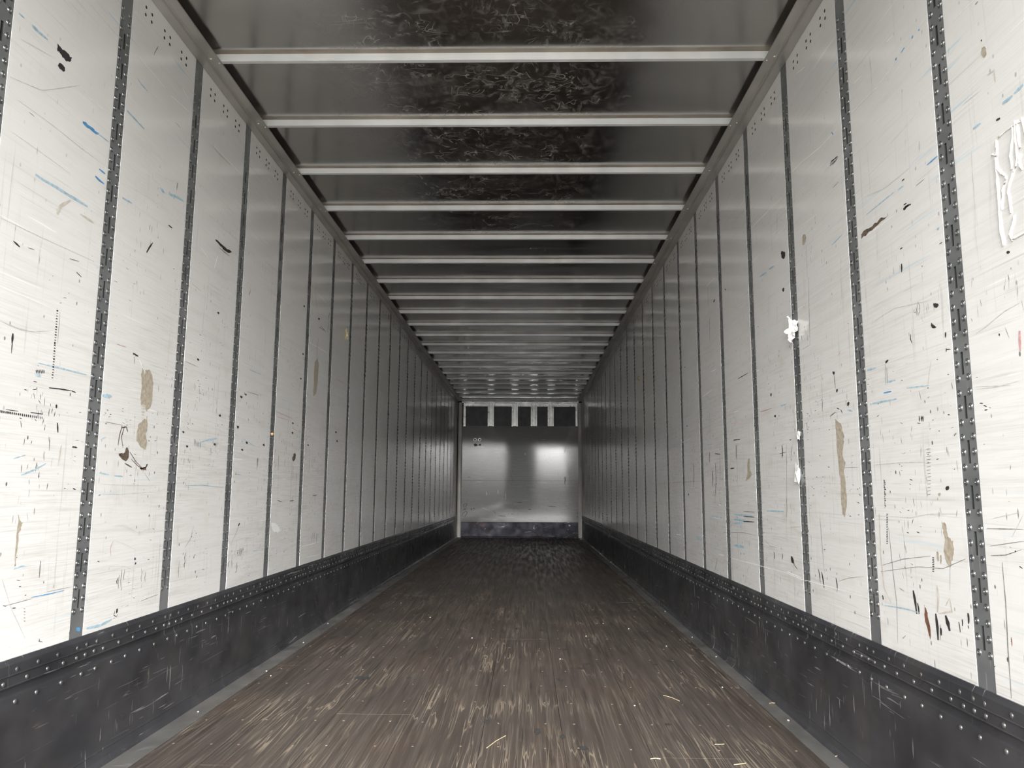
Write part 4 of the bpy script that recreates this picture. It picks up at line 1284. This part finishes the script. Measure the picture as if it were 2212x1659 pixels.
Rs ltan 12 2.213,0.684 2.209,0.655 2.219,0.611
Rs ltan 9 2.215,0.608 2.146,0.624 2.153,0.658 2.176,0.634
Rs dgrey 3 2.139,0.742 2.148,0.679
Rs ltan 10 2.541,0.872 2.548,0.737 2.539,0.64 2.497,0.598
Rp rust 0 2.292,0.62 2.282,0.611 2.272,0.591 2.267,0.561 2.267,0.532 2.276,0.538 2.288,0.566 2.293,0.592
Rs black 14 2.35,0.654 2.342,0.622 2.338,0.589
Rs black 9 2.329,0.621 2.325,0.606 2.324,0.591
Rs black 13 2.23,0.606 2.226,0.57 2.227,0.535
Rs black 9 2.208,0.571 2.207,0.561 2.208,0.551
Rs black 20 2.179,0.609 2.17,0.59 2.163,0.571
Rs black 10 2.068,0.632 2.067,0.619 2.069,0.605
Rs black 6 2.098,0.612 2.097,0.603 2.099,0.594
Rs black 5 2.115,0.603 2.112,0.59 2.111,0.576
Rs black 8 3.096,0.642 3.086,0.618 3.083,0.593
Rs black 12 3.064,0.636 3.053,0.607 3.047,0.577
Rs black 10 2.926,0.628 2.919,0.606 2.918,0.584
Rs black 15 3.4,0.668 3.383,0.652 3.373,0.635
Rs black 5 3.381,0.637 3.354,0.628 3.335,0.619
Rs black 7 3.638,0.67 3.633,0.653 3.636,0.635
Rs black 6 3.523,0.669 3.518,0.657 3.522,0.645
Rs black 8 2.554,0.614 2.55,0.608 2.55,0.6
Rs black 4 2.211,0.579 2.212,0.558 2.217,0.537
Rs dgrey 9 4.12,0.84 3.923,0.842
Rs black 9 4.123,0.814 3.926,0.817
Rs black 9 4.126,0.788 3.93,0.793
Rs lblue 14 4.317,0.818 3.952,0.823
Rs lblue 24 4.32,0.792 4.068,0.793
Rs lblue 16 4.323,0.771 4.127,0.78
Rs lblue 26 4.329,0.652 4.129,0.653
Rs lblue 12 3.719,0.853 3.473,0.856
Rs lblue 9 4.854,0.793 4.602,0.796
Rs white 9 4.388,0.576 3.93,0.584 3.467,0.589 3.294,0.582 3.17,0.586 2.659,0.591
Rs lblue 6 2.547,0.584 2.393,0.594 2.319,0.594
Rs white 12 3.466,0.596 3.293,0.588
Rs grey 5 2.564,0.866 2.338,0.866 2.228,0.88 2.062,0.885
Rs dgrey 4 2.555,0.688 2.311,0.726 2.174,0.734 2.063,0.769
Rs dgrey 4 2.541,0.709 2.402,0.74 2.236,0.763
Rs dgrey 5 2.482,0.83 2.472,0.705 2.459,0.603 2.469,0.481
Rs dgrey 4 1.949,0.81 1.816,0.83
Rs dgrey 5 1.949,0.787 1.889,0.793 1.828,0.81
Rp black 0 1.855,0.806 1.847,0.807 1.85,0.801
Rs dgrey 5 1.956,0.852 1.813,0.857
Rs dgrey 6 1.905,0.775 1.904,0.68 1.91,0.572 1.912,0.462
Rp rust 0 1.896,0.603 1.89,0.602 1.893,0.579 1.895,0.589
Rs dgrey 3 2.902,0.619 2.803,0.641 2.686,0.658
Rs grey 4 3.746,0.83 3.275,0.861
Rs dgrey 4 4.559,0.708 4.134,0.73 3.912,0.726
Rs dgrey 4 3.774,0.715 3.693,0.691 3.602,0.69
Rs dgrey 5 4.789,0.463 4.72,0.552
Rs ltan 9 3.399,0.794 3.305,0.779 3.289,0.754
Rs ltan 6 3.441,0.786 3.283,0.799
Rs grey 6 2.958,0.467 2.864,0.533
Rs dgrey 5 3.053,0.839 3.044,0.727 3.036,0.639
Rs black 5 2.491,0.873 2.48,0.872
Rs black 5 2.492,0.868 2.481,0.866
Rs black 5 2.492,0.862 2.482,0.861
Rs black 5 2.493,0.857 2.482,0.856
Rs black 5 2.494,0.851 2.483,0.85
Rs black 5 2.494,0.846 2.484,0.845
Rs black 5 2.495,0.841 2.485,0.84
Rs black 5 2.496,0.835 2.485,0.834
Rs black 5 2.497,0.83 2.486,0.829
Rs black 5 2.497,0.824 2.487,0.824
Rs black 5 2.498,0.819 2.488,0.818
Rs black 5 2.499,0.814 2.488,0.813
Rs black 5 2.5,0.808 2.489,0.807
Rs black 5 2.5,0.803 2.49,0.802
Rs black 5 2.501,0.798 2.49,0.797
Rs black 5 2.502,0.792 2.491,0.791
Rs black 5 2.502,0.787 2.492,0.786
Rs black 5 2.503,0.781 2.493,0.78
Rs black 5 2.228,0.759 2.217,0.759
Rs black 5 2.228,0.754 2.218,0.754
Rs black 5 2.229,0.75 2.218,0.75
Rs black 5 2.23,0.745 2.219,0.745
Rs black 5 2.23,0.74 2.22,0.74
Rs black 5 2.231,0.735 2.22,0.735
Rs black 5 2.232,0.73 2.221,0.731
Rs black 5 2.232,0.726 2.221,0.726
Rs black 5 2.233,0.721 2.222,0.721
Rs grey 5 1.927,0.878 1.822,0.895
Rs grey 5 1.859,0.836 1.808,0.892
Rp black 0 1.971,0.52 1.965,0.525 1.968,0.518
Rs dgrey 5 2.435,0.501 2.414,0.514
Rs dgrey 6 2.434,0.651 2.406,0.645
Rs black 8 4.135,1.55 3.944,1.552
Rp black 0 3.596,1.399 3.579,1.402 3.574,1.388 3.595,1.385
Rp black 0 3.549,1.294 3.529,1.293 3.533,1.281 3.549,1.284
Rp black 0 5.561,1.847 5.483,1.838 5.503,1.831
Rp black 0 5.529,1.415 5.459,1.411 5.492,1.4
Rp black 0 4.626,2.102 4.577,2.11 4.579,2.097 4.608,2.09
Rp black 0 4.355,2.113 4.319,2.1 4.32,2.087
Rp black 0 3.367,1.846 3.337,1.843 3.346,1.828 3.364,1.832
Rs black 5 3.749,1.753 3.73,1.752
Rs lblue 10 3.63,1.7 3.624,1.677
Rs red 9 3.767,1.332 3.653,1.328
Rs red 5 4.31,1.32 4.162,1.312
Rs lblue 9 3.458,1.328 3.383,1.327
Rs lblue 8 6.186,1.296 5.713,1.302 5.397,1.313
Rs lblue 9 4.931,1.238 4.739,1.234
Rs white 6 5.001,1.556 4.71,1.569
Rs white 7 4.786,2.244 4.566,2.237
Rs white 7 4.739,1.681 4.597,1.679
Rs white 6 3.805,1.538 3.75,1.537
Rs grey 6 5.521,1.849 5.114,1.85 4.538,1.816
Rs grey 6 7.527,1.812 7.045,1.818 6.006,1.777
Rs dgrey 8 4.757,2.233 4.748,2.071
Rs dgrey 11 4.732,2.031 4.744,1.87
Rs dgrey 6 4.925,1.532 4.924,1.489
Rs dgrey 6 4.81,1.469 4.813,1.266
Rs black 8 4.222,1.196 4.227,1.123
Rs black 6 4.276,1.223 4.141,1.224
Rs white 6 4.244,1.379 4.132,1.376
Rs dgrey 10 4.217,1.197 4.212,1.159 4.226,1.122
Rs black 12 4.693,1.115 4.693,1.017 4.718,0.919
Rs black 14 4.778,1.072 4.771,1.026 4.79,0.98
Rs dgrey 10 4.58,1.163 4.579,1.074 4.603,0.986
Rs black 12 4.845,1.192 4.836,1.156 4.854,1.121
Rs black 12 5.311,1.138 5.305,1.057 5.332,0.976
Rs dgrey 10 7.821,1.168 7.799,1.067 7.846,0.967
Rs dgrey 10 5.997,1.081 5.98,1.062 6.002,1.043
Rs black 12 3.462,1.148 3.459,1.12 3.47,1.092
Rs dgrey 8 3.434,0.92 3.433,0.874 3.446,0.827
Rs dgrey 7 3.411,1.09 3.407,1.073 3.415,1.057
Rs dgrey 7 4.708,0.644 4.697,0.629 4.712,0.614
Rs dgrey 9 3.641,0.666 3.635,0.652 3.644,0.637
Rs dgrey 8 3.526,0.669 3.52,0.656 3.529,0.641
Rs dgrey 8 6.106,1.257 6.09,1.216 6.116,1.178
Rp black 0 3.41,0.668 3.387,0.664 3.374,0.644 3.398,0.637 3.412,0.651
Rs black 8 4.264,1.227 4.138,1.222
Rs black 12 4.35,1.072 4.272,1.072
Rp tan 0 3.999,1.115 3.972,1.111 3.973,1.056 3.943,1.03 4.002,1.009 4.085,0.988 4.022,1.026 4.021,1.084
Rs black 9 4.701,1.173 4.565,1.162
Rp black 0 5.524,0.931 5.482,0.931 5.492,0.917 5.522,0.919
Rs white 8 4.686,0.575 4.553,0.578
Rs white 8 4.375,0.576 3.916,0.581
Rs white 7 4.663,0.867 4.589,0.865
Rs dgrey 5 7.428,1.013 5.601,1.014 5.006,1.01
Rs dgrey 5 5.477,0.968 5.158,0.968
Rs dgrey 6 4.808,0.468 4.722,0.536
Rs white 7 4.864,0.787 4.584,0.785
Rs white 8 5.98,0.621 5.81,0.628
Ep black 0 0.338,1.921 0.374,1.942 0.408,1.929 0.434,1.903 0.472,1.937 0.493,1.929 0.493,1.896 0.468,1.89 0.434,1.906 0.395,1.877 0.356,1.885
Es black 11 0.138,0.628 0.159,0.678 0.195,0.695 0.216,0.676 0.196,0.636 0.153,0.614 0.135,0.628
Es black 11 0.132,0.55 0.217,0.608
Es black 11 0.146,0.593 0.197,0.551
Es black 11 0.119,0.43 0.129,0.48 0.183,0.522 0.223,0.52 0.219,0.487 0.17,0.423 0.127,0.416
Es black 14 0.304,0.594 0.312,0.551
Es black 14 0.354,0.606 0.383,0.566
Es black 13 0.304,0.58 0.383,0.592
Es dgrey 16 0.333,0.552 0.383,0.559
Es grey 18 0.526,0.609 0.627,0.567 0.742,0.54
Es dgrey 30 0.742,0.547 0.786,0.533 0.822,0.477
Es black 22 1.495,0.58 1.56,0.576
Es black 16 1.903,0.643 2.061,0.635
Es black 18 0.872,0.442 1.03,0.436
Es black 14 1.144,0.472 1.187,0.479
Es dgrey 12 1.188,0.455 1.331,0.47
Es black 11 1.186,0.724 1.444,0.711
Es tan 30 0.719,0.703 0.734,0.639
Es black 14 2.496,0.508 2.525,0.511
Es black 16 2.503,0.438 2.524,0.424
Es dgrey 30 2.254,1.259 2.261,1.183 2.248,1.107
Es dgrey 24 2.218,1.221 2.287,1.234
Es dgrey 20 2.277,1.872 2.25,1.757
Es black 14 0.21,1.236 0.3,1.236
Es dgrey 10 1.095,1.406 1.174,1.139
Es dgrey 8 0.378,1.186 0.456,1.097
Es dgrey 8 1.021,0.986 1.123,0.999
Es white 20 0.624,0.933 0.633,0.857
Es white 26 0.862,0.972 0.863,0.896
Es white 16 1.021,0.91 1.027,0.771
Ep white 0 1.407,1.753 1.448,1.735 1.436,1.684 1.415,1.702
"""
NAMES = {'tan': 'torn_patch', 'ltan': 'rub_mark', 'brown': 'gouge', 'blue': 'paint_streak', 'lblue': 'paint_streak', 'red': 'crayon_mark', 'white': 'scratch', 'rust': 'stain'}
lift = 0
for line in MARKS.strip().splitlines():
    tok = line.split()
    s, kind, mat, wid = tok[0][0], tok[0][1], tok[1], float(tok[2])
    pts = [tuple(float(q) for q in t.split(',')) for t in tok[3:]]
    lift = (lift + 1) % 12
    n = 0.00025 + lift * 0.00004
    if s == 'E':
        P = lambda a, b, nn: (a, YE - nn, b)
        parent = front
        n += 0.016 * (pts[0][0] - 1.31) + 0.0008 * math.sin(2.1 * pts[0][0] + 0.6) * math.sin(3.0 * pts[0][1]) - 0.002 + 0.0022
    else:
        P = side(s)
        parent = walls[s]
    mb = MB()
    if kind == 'p':
        # ragged outline: split each edge and shake it
        if len(pts) <= 6:                              # small spots are rounded first
            pts = [q for i in range(len(pts)) for q in (
                (pts[i][0] * 0.72 + pts[(i + 1) % len(pts)][0] * 0.28, pts[i][1] * 0.72 + pts[(i + 1) % len(pts)][1] * 0.28),
                (pts[i][0] * 0.28 + pts[(i + 1) % len(pts)][0] * 0.72, pts[i][1] * 0.28 + pts[(i + 1) % len(pts)][1] * 0.72))]
        out = []
        size = max(max(p[0] for p in pts) - min(p[0] for p in pts), max(p[1] for p in pts) - min(p[1] for p in pts))
        jit = min(0.004, size * (0.05 if len(pts) > 4 else 0.09))
        for i in range(len(pts)):
            a, b = pts[i], pts[(i + 1) % len(pts)]
            for t in (0.0, 0.33, 0.67):
                out.append((a[0] + (b[0] - a[0]) * t + random.uniform(-jit, jit), a[1] + (b[1] - a[1]) * t + random.uniform(-jit, jit)))
        mb.add([P(a, b, n) for a, b in out], [tuple(range(len(out)))])
    else:
        # ribbon with tapering, slightly uneven width
        dens = []
        for i in range(len(pts) - 1):
            a, b = pts[i], pts[i + 1]
            m = max(2, min(8, int(math.hypot(b[0] - a[0], b[1] - a[1]) / 0.02)))
            for k in range(m):
                t = k / m
                dens.append((a[0] + (b[0] - a[0]) * t, a[1] + (b[1] - a[1]) * t))
        dens.append(pts[-1])
        w = wid * 0.001 * 0.5
        if mat == 'grey':
            w *= 0.55
        if mat in ('dgrey', 'white'):
            w *= 0.75
        lefts, rights = [], []
        N = len(dens)
        for i, p in enumerate(dens):
            a = dens[max(0, i - 1)]
            b = dens[min(N - 1, i + 1)]
            dx, dz = b[0] - a[0], b[1] - a[1]
            L_ = math.hypot(dx, dz) or 1.0
            t = i / max(1, N - 1)
            k = w * (0.35 + 0.65 * math.sin(math.pi * min(1, max(0, 0.12 + 0.8 * t)))) * random.uniform(0.7, 1.15)
            ox, oz = -dz / L_ * k, dx / L_ * k * 0.62
            lefts.append((p[0] + ox, p[1] + oz))
            rights.append((p[0] - ox, p[1] - oz))
        vs = [P(a, b, n) for a, b in lefts] + [P(a, b, n) for a, b in rights]
        mb.add(vs, [(i, i + 1, N + i + 1, N + i) for i in range(N - 1)])
    link(NAMES.get(mat, 'scuff_mark'), mb.mesh('mark', M[mat], recalc=False), parent)

# countless small nicks on the linings, in clusters where loads rub
def nicks(s, parent, clusters, mat, u0, u1, seed):
    rnd = random.Random(seed)
    mb = MB()
    for c in range(clusters):
        cu = u0 + (u1 - u0) * rnd.random()
        cz = min(2.2, max(0.5, rnd.gauss(1.15, 0.35)))
        vert = rnd.random() < 0.45
        for k in range(rnd.randint(2, 9)):
            u = cu + rnd.gauss(0, 0.035)
            z = cz + rnd.gauss(0, 0.05)
            ln = rnd.uniform(0.003, 0.022) * (1.6 if vert else 1.0)
            w = rnd.uniform(0.0008, 0.0030)
            a = (math.pi / 2 if vert else 0.0) + rnd.gauss(0, 0.18)
            du, dz, ou, oz = math.cos(a) * ln / 2, math.sin(a) * ln / 2, -math.sin(a) * w / 2, math.cos(a) * w / 2
            q = [(u - du, z - dz), (u - du * 0.3 + ou * rnd.uniform(.6, 1.4), z - dz * 0.3 + oz), (u + du * .5 + ou, z + dz * .5 + oz * rnd.uniform(.5, 1.3)),
                 (u + du, z + dz), (u + du * .2 - ou, z + dz * .2 - oz), (u - du * .6 - ou * .8, z - dz * .6 - oz * .8)]
            if not (u0 + 0.02 < u < u1 - 0.02) or not (0.47 < z < 2.25):
                continue
            if s == 'E':
                d = 0.016 * (u - 1.31) + 0.0008 * math.sin(2.1 * u + 0.6) * math.sin(3.0 * z) - 0.002
                mb.add([(p, YE - d - 0.0008, r_) for p, r_ in q], [(0, 1, 2, 3, 4, 5)])
            else:
                # nothing on the recessed posts
                k0 = (u - Y_FIRST[s]) / PITCH
                if abs(k0 - round(k0)) * PITCH < STRIP_W / 2 + 0.012:
                    continue
                P = side(s)
                mb.add([P(p, r_, 0.0002) for p, r_ in q], [(0, 1, 2, 3, 4, 5)])
    link('nicks', mb.mesh('nicks', mat, recalc=False), parent, kind='stuff')
nicks('L', walls['L'], 330, M['black'], 1.4, YE - 0.1, 11)
nicks('R', walls['R'], 330, M['black'], 1.2, YE - 0.1, 12)
nicks('L', walls['L'], 200, M['dgrey'], 1.4, YE - 0.1, 13)
nicks('R', walls['R'], 200, M['dgrey'], 1.2, YE - 0.1, 14)
nicks('E', front, 60, M['black'], 0.1, 2.5, 15)
nicks('E', front, 60, M['dgrey'], 1.1, 2.5, 16)

# ------------------------------------------------------------------ things left behind in the trailer
def tube(mb, pts, rad, seg=6):
    pts = [Vector(p) for p in pts]
    rings = []
    for i, p in enumerate(pts):
        d = (pts[min(len(pts) - 1, i + 1)] - pts[max(0, i - 1)]).normalized()
        a = d.orthogonal().normalized()
        b = d.cross(a)
        rr = rad[i] if isinstance(rad, list) else rad
        rings.append([p + a * rr * math.cos(2 * math.pi * s / seg) + b * rr * math.sin(2 * math.pi * s / seg) for s in range(seg)])
    k = len(mb.v)
    for r in rings:
        mb.v += [tuple(q) for q in r]
    for i in range(len(rings) - 1):
        for s in range(seg):
            s2 = (s + 1) % seg
            mb.f.append((k + i * seg + s, k + i * seg + s2, k + (i + 1) * seg + s2, k + (i + 1) * seg + s))
            mb.mi.append(0)
    mb.f.append(tuple(k + s for s in reversed(range(seg))))
    mb.mi.append(0)
    mb.f.append(tuple(k + (len(rings) - 1) * seg + s for s in range(seg)))
    mb.mi.append(0)

PR = side('R')
PL = side('L')
# white adhesive ridges left by a torn-off sign near the right edge
adh = bpy.data.objects.new('adhesive_outline', None)
COL.objects.link(adh)
adh.location = PR(1.75, 1.52, 0)
adh['label'] = 'dried white glue ridges of a removed sign on the right wall'
adh['category'] = 'glue residue'
BEADS = [[(1.790, 1.791), (1.790, 1.768), (1.795, 1.753), (1.810, 1.764)], [(1.799, 1.750), (1.796, 1.719), (1.782, 1.702), (1.767, 1.690), (1.764, 1.680)],
         [(1.797, 1.737), (1.800, 1.665), (1.801, 1.612), (1.803, 1.561), (1.796, 1.525)], [(1.798, 1.660), (1.800, 1.581), (1.793, 1.526)],
         [(1.727, 1.797), (1.729, 1.770), (1.744, 1.730), (1.741, 1.695)], [(1.708, 1.800), (1.710, 1.761), (1.707, 1.731), (1.702, 1.735)],
         [(1.717, 1.804), (1.720, 1.756), (1.720, 1.710), (1.725, 1.696), (1.739, 1.686), (1.754, 1.667), (1.763, 1.650), (1.760, 1.628), (1.758, 1.594)],
         [(1.769, 1.676), (1.781, 1.662), (1.782, 1.645), (1.790, 1.631), (1.791, 1.615)], [(1.747, 1.584), (1.756, 1.565), (1.771, 1.547), (1.761, 1.526)],
         [(1.707, 1.717), (1.716, 1.700), (1.706, 1.678)], [(1.780, 1.793), (1.753, 1.795), (1.727, 1.795), (1.691, 1.791)], [(1.760, 1.530), (1.739, 1.530), (1.705, 1.531)],
         [(1.690, 1.798), (1.688, 1.773), (1.680, 1.74)], [(1.672, 1.80), (1.668, 1.70), (1.674, 1.60), (1.670, 1.53)], [(1.69, 1.69), (1.66, 1.66), (1.65, 1.60)]]
for b in BEADS:
    mb = MB()
    fine = []
    for i in range(len(b) - 1):
        for k in range(4):
            t = k / 4
            fine.append((b[i][0] + (b[i + 1][0] - b[i][0]) * t + random.uniform(-.0012, .0012), b[i][1] + (b[i + 1][1] - b[i][1]) * t))
    fine.append(b[-1])
    loc = Vector(adh.location)
    tube(mb, [Vector(PR(y, z, 0.0012)) - loc for y, z in fine], [random.uniform(0.0013, 0.0027) for _ in fine], 7)
    link('glue_ridge', mb.mesh('glue_ridge', M['bead'], smooth=True), adh)

# crumpled plastic scrap caught on a post of the right wall
OUT = [(3.268, 1.697), (3.242, 1.679), (3.224, 1.659), (3.199, 1.665), (3.177, 1.649), (3.150, 1.649), (3.1475, 1.620), (3.183, 1.606), (3.209, 1.589), (3.240, 1.564), (3.2506, 1.588), (3.2726, 1.609), (3.286, 1.628), (3.264, 1.648), (3.238, 1.656)]
bm = bmesh.new()
vs = [bm.verts.new(PR(y, z, 0.012 + random.uniform(-0.006, 0.012))) for y, z in OUT]
fc = bm.faces.new(vs)
bmesh.ops.triangulate(bm, faces=[fc])
bmesh.ops.subdivide_edges(bm, edges=bm.edges[:], cuts=2, use_grid_fill=True)
for v in bm.verts:
    v.co.x += 0.007 * math.sin(v.co.y * 240 + v.co.z * 90) + random.uniform(-0.003, 0.003)
    v.co.x = min(v.co.x, W - 0.001)
ext = bmesh.ops.extrude_face_region(bm, geom=bm.faces[:])
for g in ext['geom']:
    if isinstance(g, bmesh.types.BMVert):
        g.co.x -= 0.0006
bmesh.ops.recalc_face_normals(bm, faces=bm.faces)
me = bpy.data.meshes.new('plastic_scrap')
bm.to_mesh(me)
bm.free()
me.materials.append(M['plastic'])
link('plastic_scrap', me, label='crumpled white plastic film scrap snagged on a post of the right wall', category='plastic scrap')


def blob(name, c, size, mat, label, cat, flat=(1, 1, 1)):
    bm = bmesh.new()
    bmesh.ops.create_icosphere(bm, subdivisions=2, radius=1.0)
    ph = random.uniform(0, 6)
    for v in bm.verts:
        k = 1 + 0.28 * math.sin(5 * v.co.x + 4 * v.co.z + ph) + 0.2 * math.sin(7 * v.co.y + 3 * v.co.x + ph) + random.uniform(-.1, .1)
        v.co *= k * size
        v.co = Vector((v.co.x * flat[0], v.co.y * flat[1], v.co.z * flat[2]))
    me = bpy.data.meshes.new(name)
    bm.to_mesh(me)
    bm.free()
    me.materials.append(mat)
    return link(name, me, None, c, label=label, category=cat)


blob('foam_scrap', PL(6.074, 2.219, 0.008), 0.030, M['cream'], 'upper of two cream foam dabs stuck high on the left wall', 'foam scrap', (0.3, 1.4, 0.8))
blob('foam_scrap', PL(6.068, 2.181, 0.008), 0.030, M['cream'], 'lower of two cream foam dabs stuck high on the left wall', 'foam scrap', (0.3, 1.2, 1.1))
blob('wood_splinter', PL(4.385, 1.257, 0.003), 0.013, M['orange'], 'orange wood splinter wedged in a post of the left wall', 'splinter', (0.4, 1.4, 0.6))
blob('tape_scrap', PR(3.2416, 1.178, 0.004), 0.016, M['plastic'], 'small white tape scrap on a right wall post below the plastic film', 'tape scrap', (0.3, 1.3, 1.0))
blob('tape_scrap', PR(3.268, 1.016, 0.005), 0.030, M['plastic'], 'long white tape scrap low on the right wall post under the small scrap', 'tape scrap', (0.25, 0.9, 1.3))
blob('fastener_head', PR(7.79, 2.096, 0.006), 0.020, M['glint'], 'upper of two shiny fastener heads high on the right wall', 'fastener', (0.4, 2.0, 1.0))
blob('fastener_head', PR(7.827, 2.0525, 0.006), 0.016, M['glint'], 'lower of two shiny fastener heads high on the right wall', 'fastener', (0.4, 1.8, 0.8))

# straws and crumbs on the floor
def straw(x, y, ang, ln, label, group=None):
    mb = MB()
    dx, dy = math.cos(ang) * ln / 2, math.sin(ang) * ln / 2
    bend = random.uniform(-0.006, 0.006)
    z = 0.0045 if (x < XL or x > XR) else 0.0025
    tube(mb, [(-dx, -dy, z), (-bend * math.sin(ang), bend * math.cos(ang), z + 0.001), (dx, dy, z)], 0.0016, 6)
    o = link('straw', mb.mesh('straw', M['straw']), None, (x, y, 0), label=label, category='straw')
    if group:
        o['group'] = group
    return o
straw(2.574, 3.623, 0.15, 0.030, 'short straw lying on the right metal floor edge, farther from the door')
straw(2.591, 2.927, 0.05, 0.026, 'short straw lying on the right metal floor edge, nearer the door')
straw(2.197, 3.052, 0.10, 0.036, 'straw stalk on the wooden floor near the right metal edge')
straw(2.216, 2.842, 0.35, 0.050, 'longest pale straw on the wooden floor at the lower right')
straw(1.930, 2.881, 0.0, 0.036, 'straw stalk on the middle right boards close to the door')
straw(2.137, 3.700, 2.1, 0.110, 'long splintered straw pointing up the right boards')
straw(1.36, 3.05, 1.15, 0.16, 'long pale wood sliver in the middle of the near floor')
CR = [(0.118, 4.136), (0.174, 4.036), (0.078, 3.39), (2.598, 3.28), (2.558, 3.363), (2.176, 5.49), (0.414, 6.63), (1.95, 3.56), (2.33, 4.9), (2.02, 5.7), (0.09, 4.9), (2.55, 5.2), (2.56, 4.6), (0.06, 5.6), (1.12, 5.1), (2.42, 3.9), (1.86, 5.2), (1.66, 4.5), (0.75, 5.9), (2.57, 6.3)]
for i, (x, y) in enumerate(CR):
    bm = bmesh.new()
    bmesh.ops.create_icosphere(bm, subdivisions=1, radius=1.0)
    for v in bm.verts:
        v.co *= random.uniform(0.6, 1.3) * 0.0045
        v.co.z *= 0.6
    me = bpy.data.meshes.new('crumb')
    bm.to_mesh(me)
    bm.free()
    me.materials.append(M['crumb'])
    link('crumb', me, None, (x, y, 0.0045), label='tiny pale crumb scattered on the trailer floor', category='crumb', group='crumbs scattered on the floor')
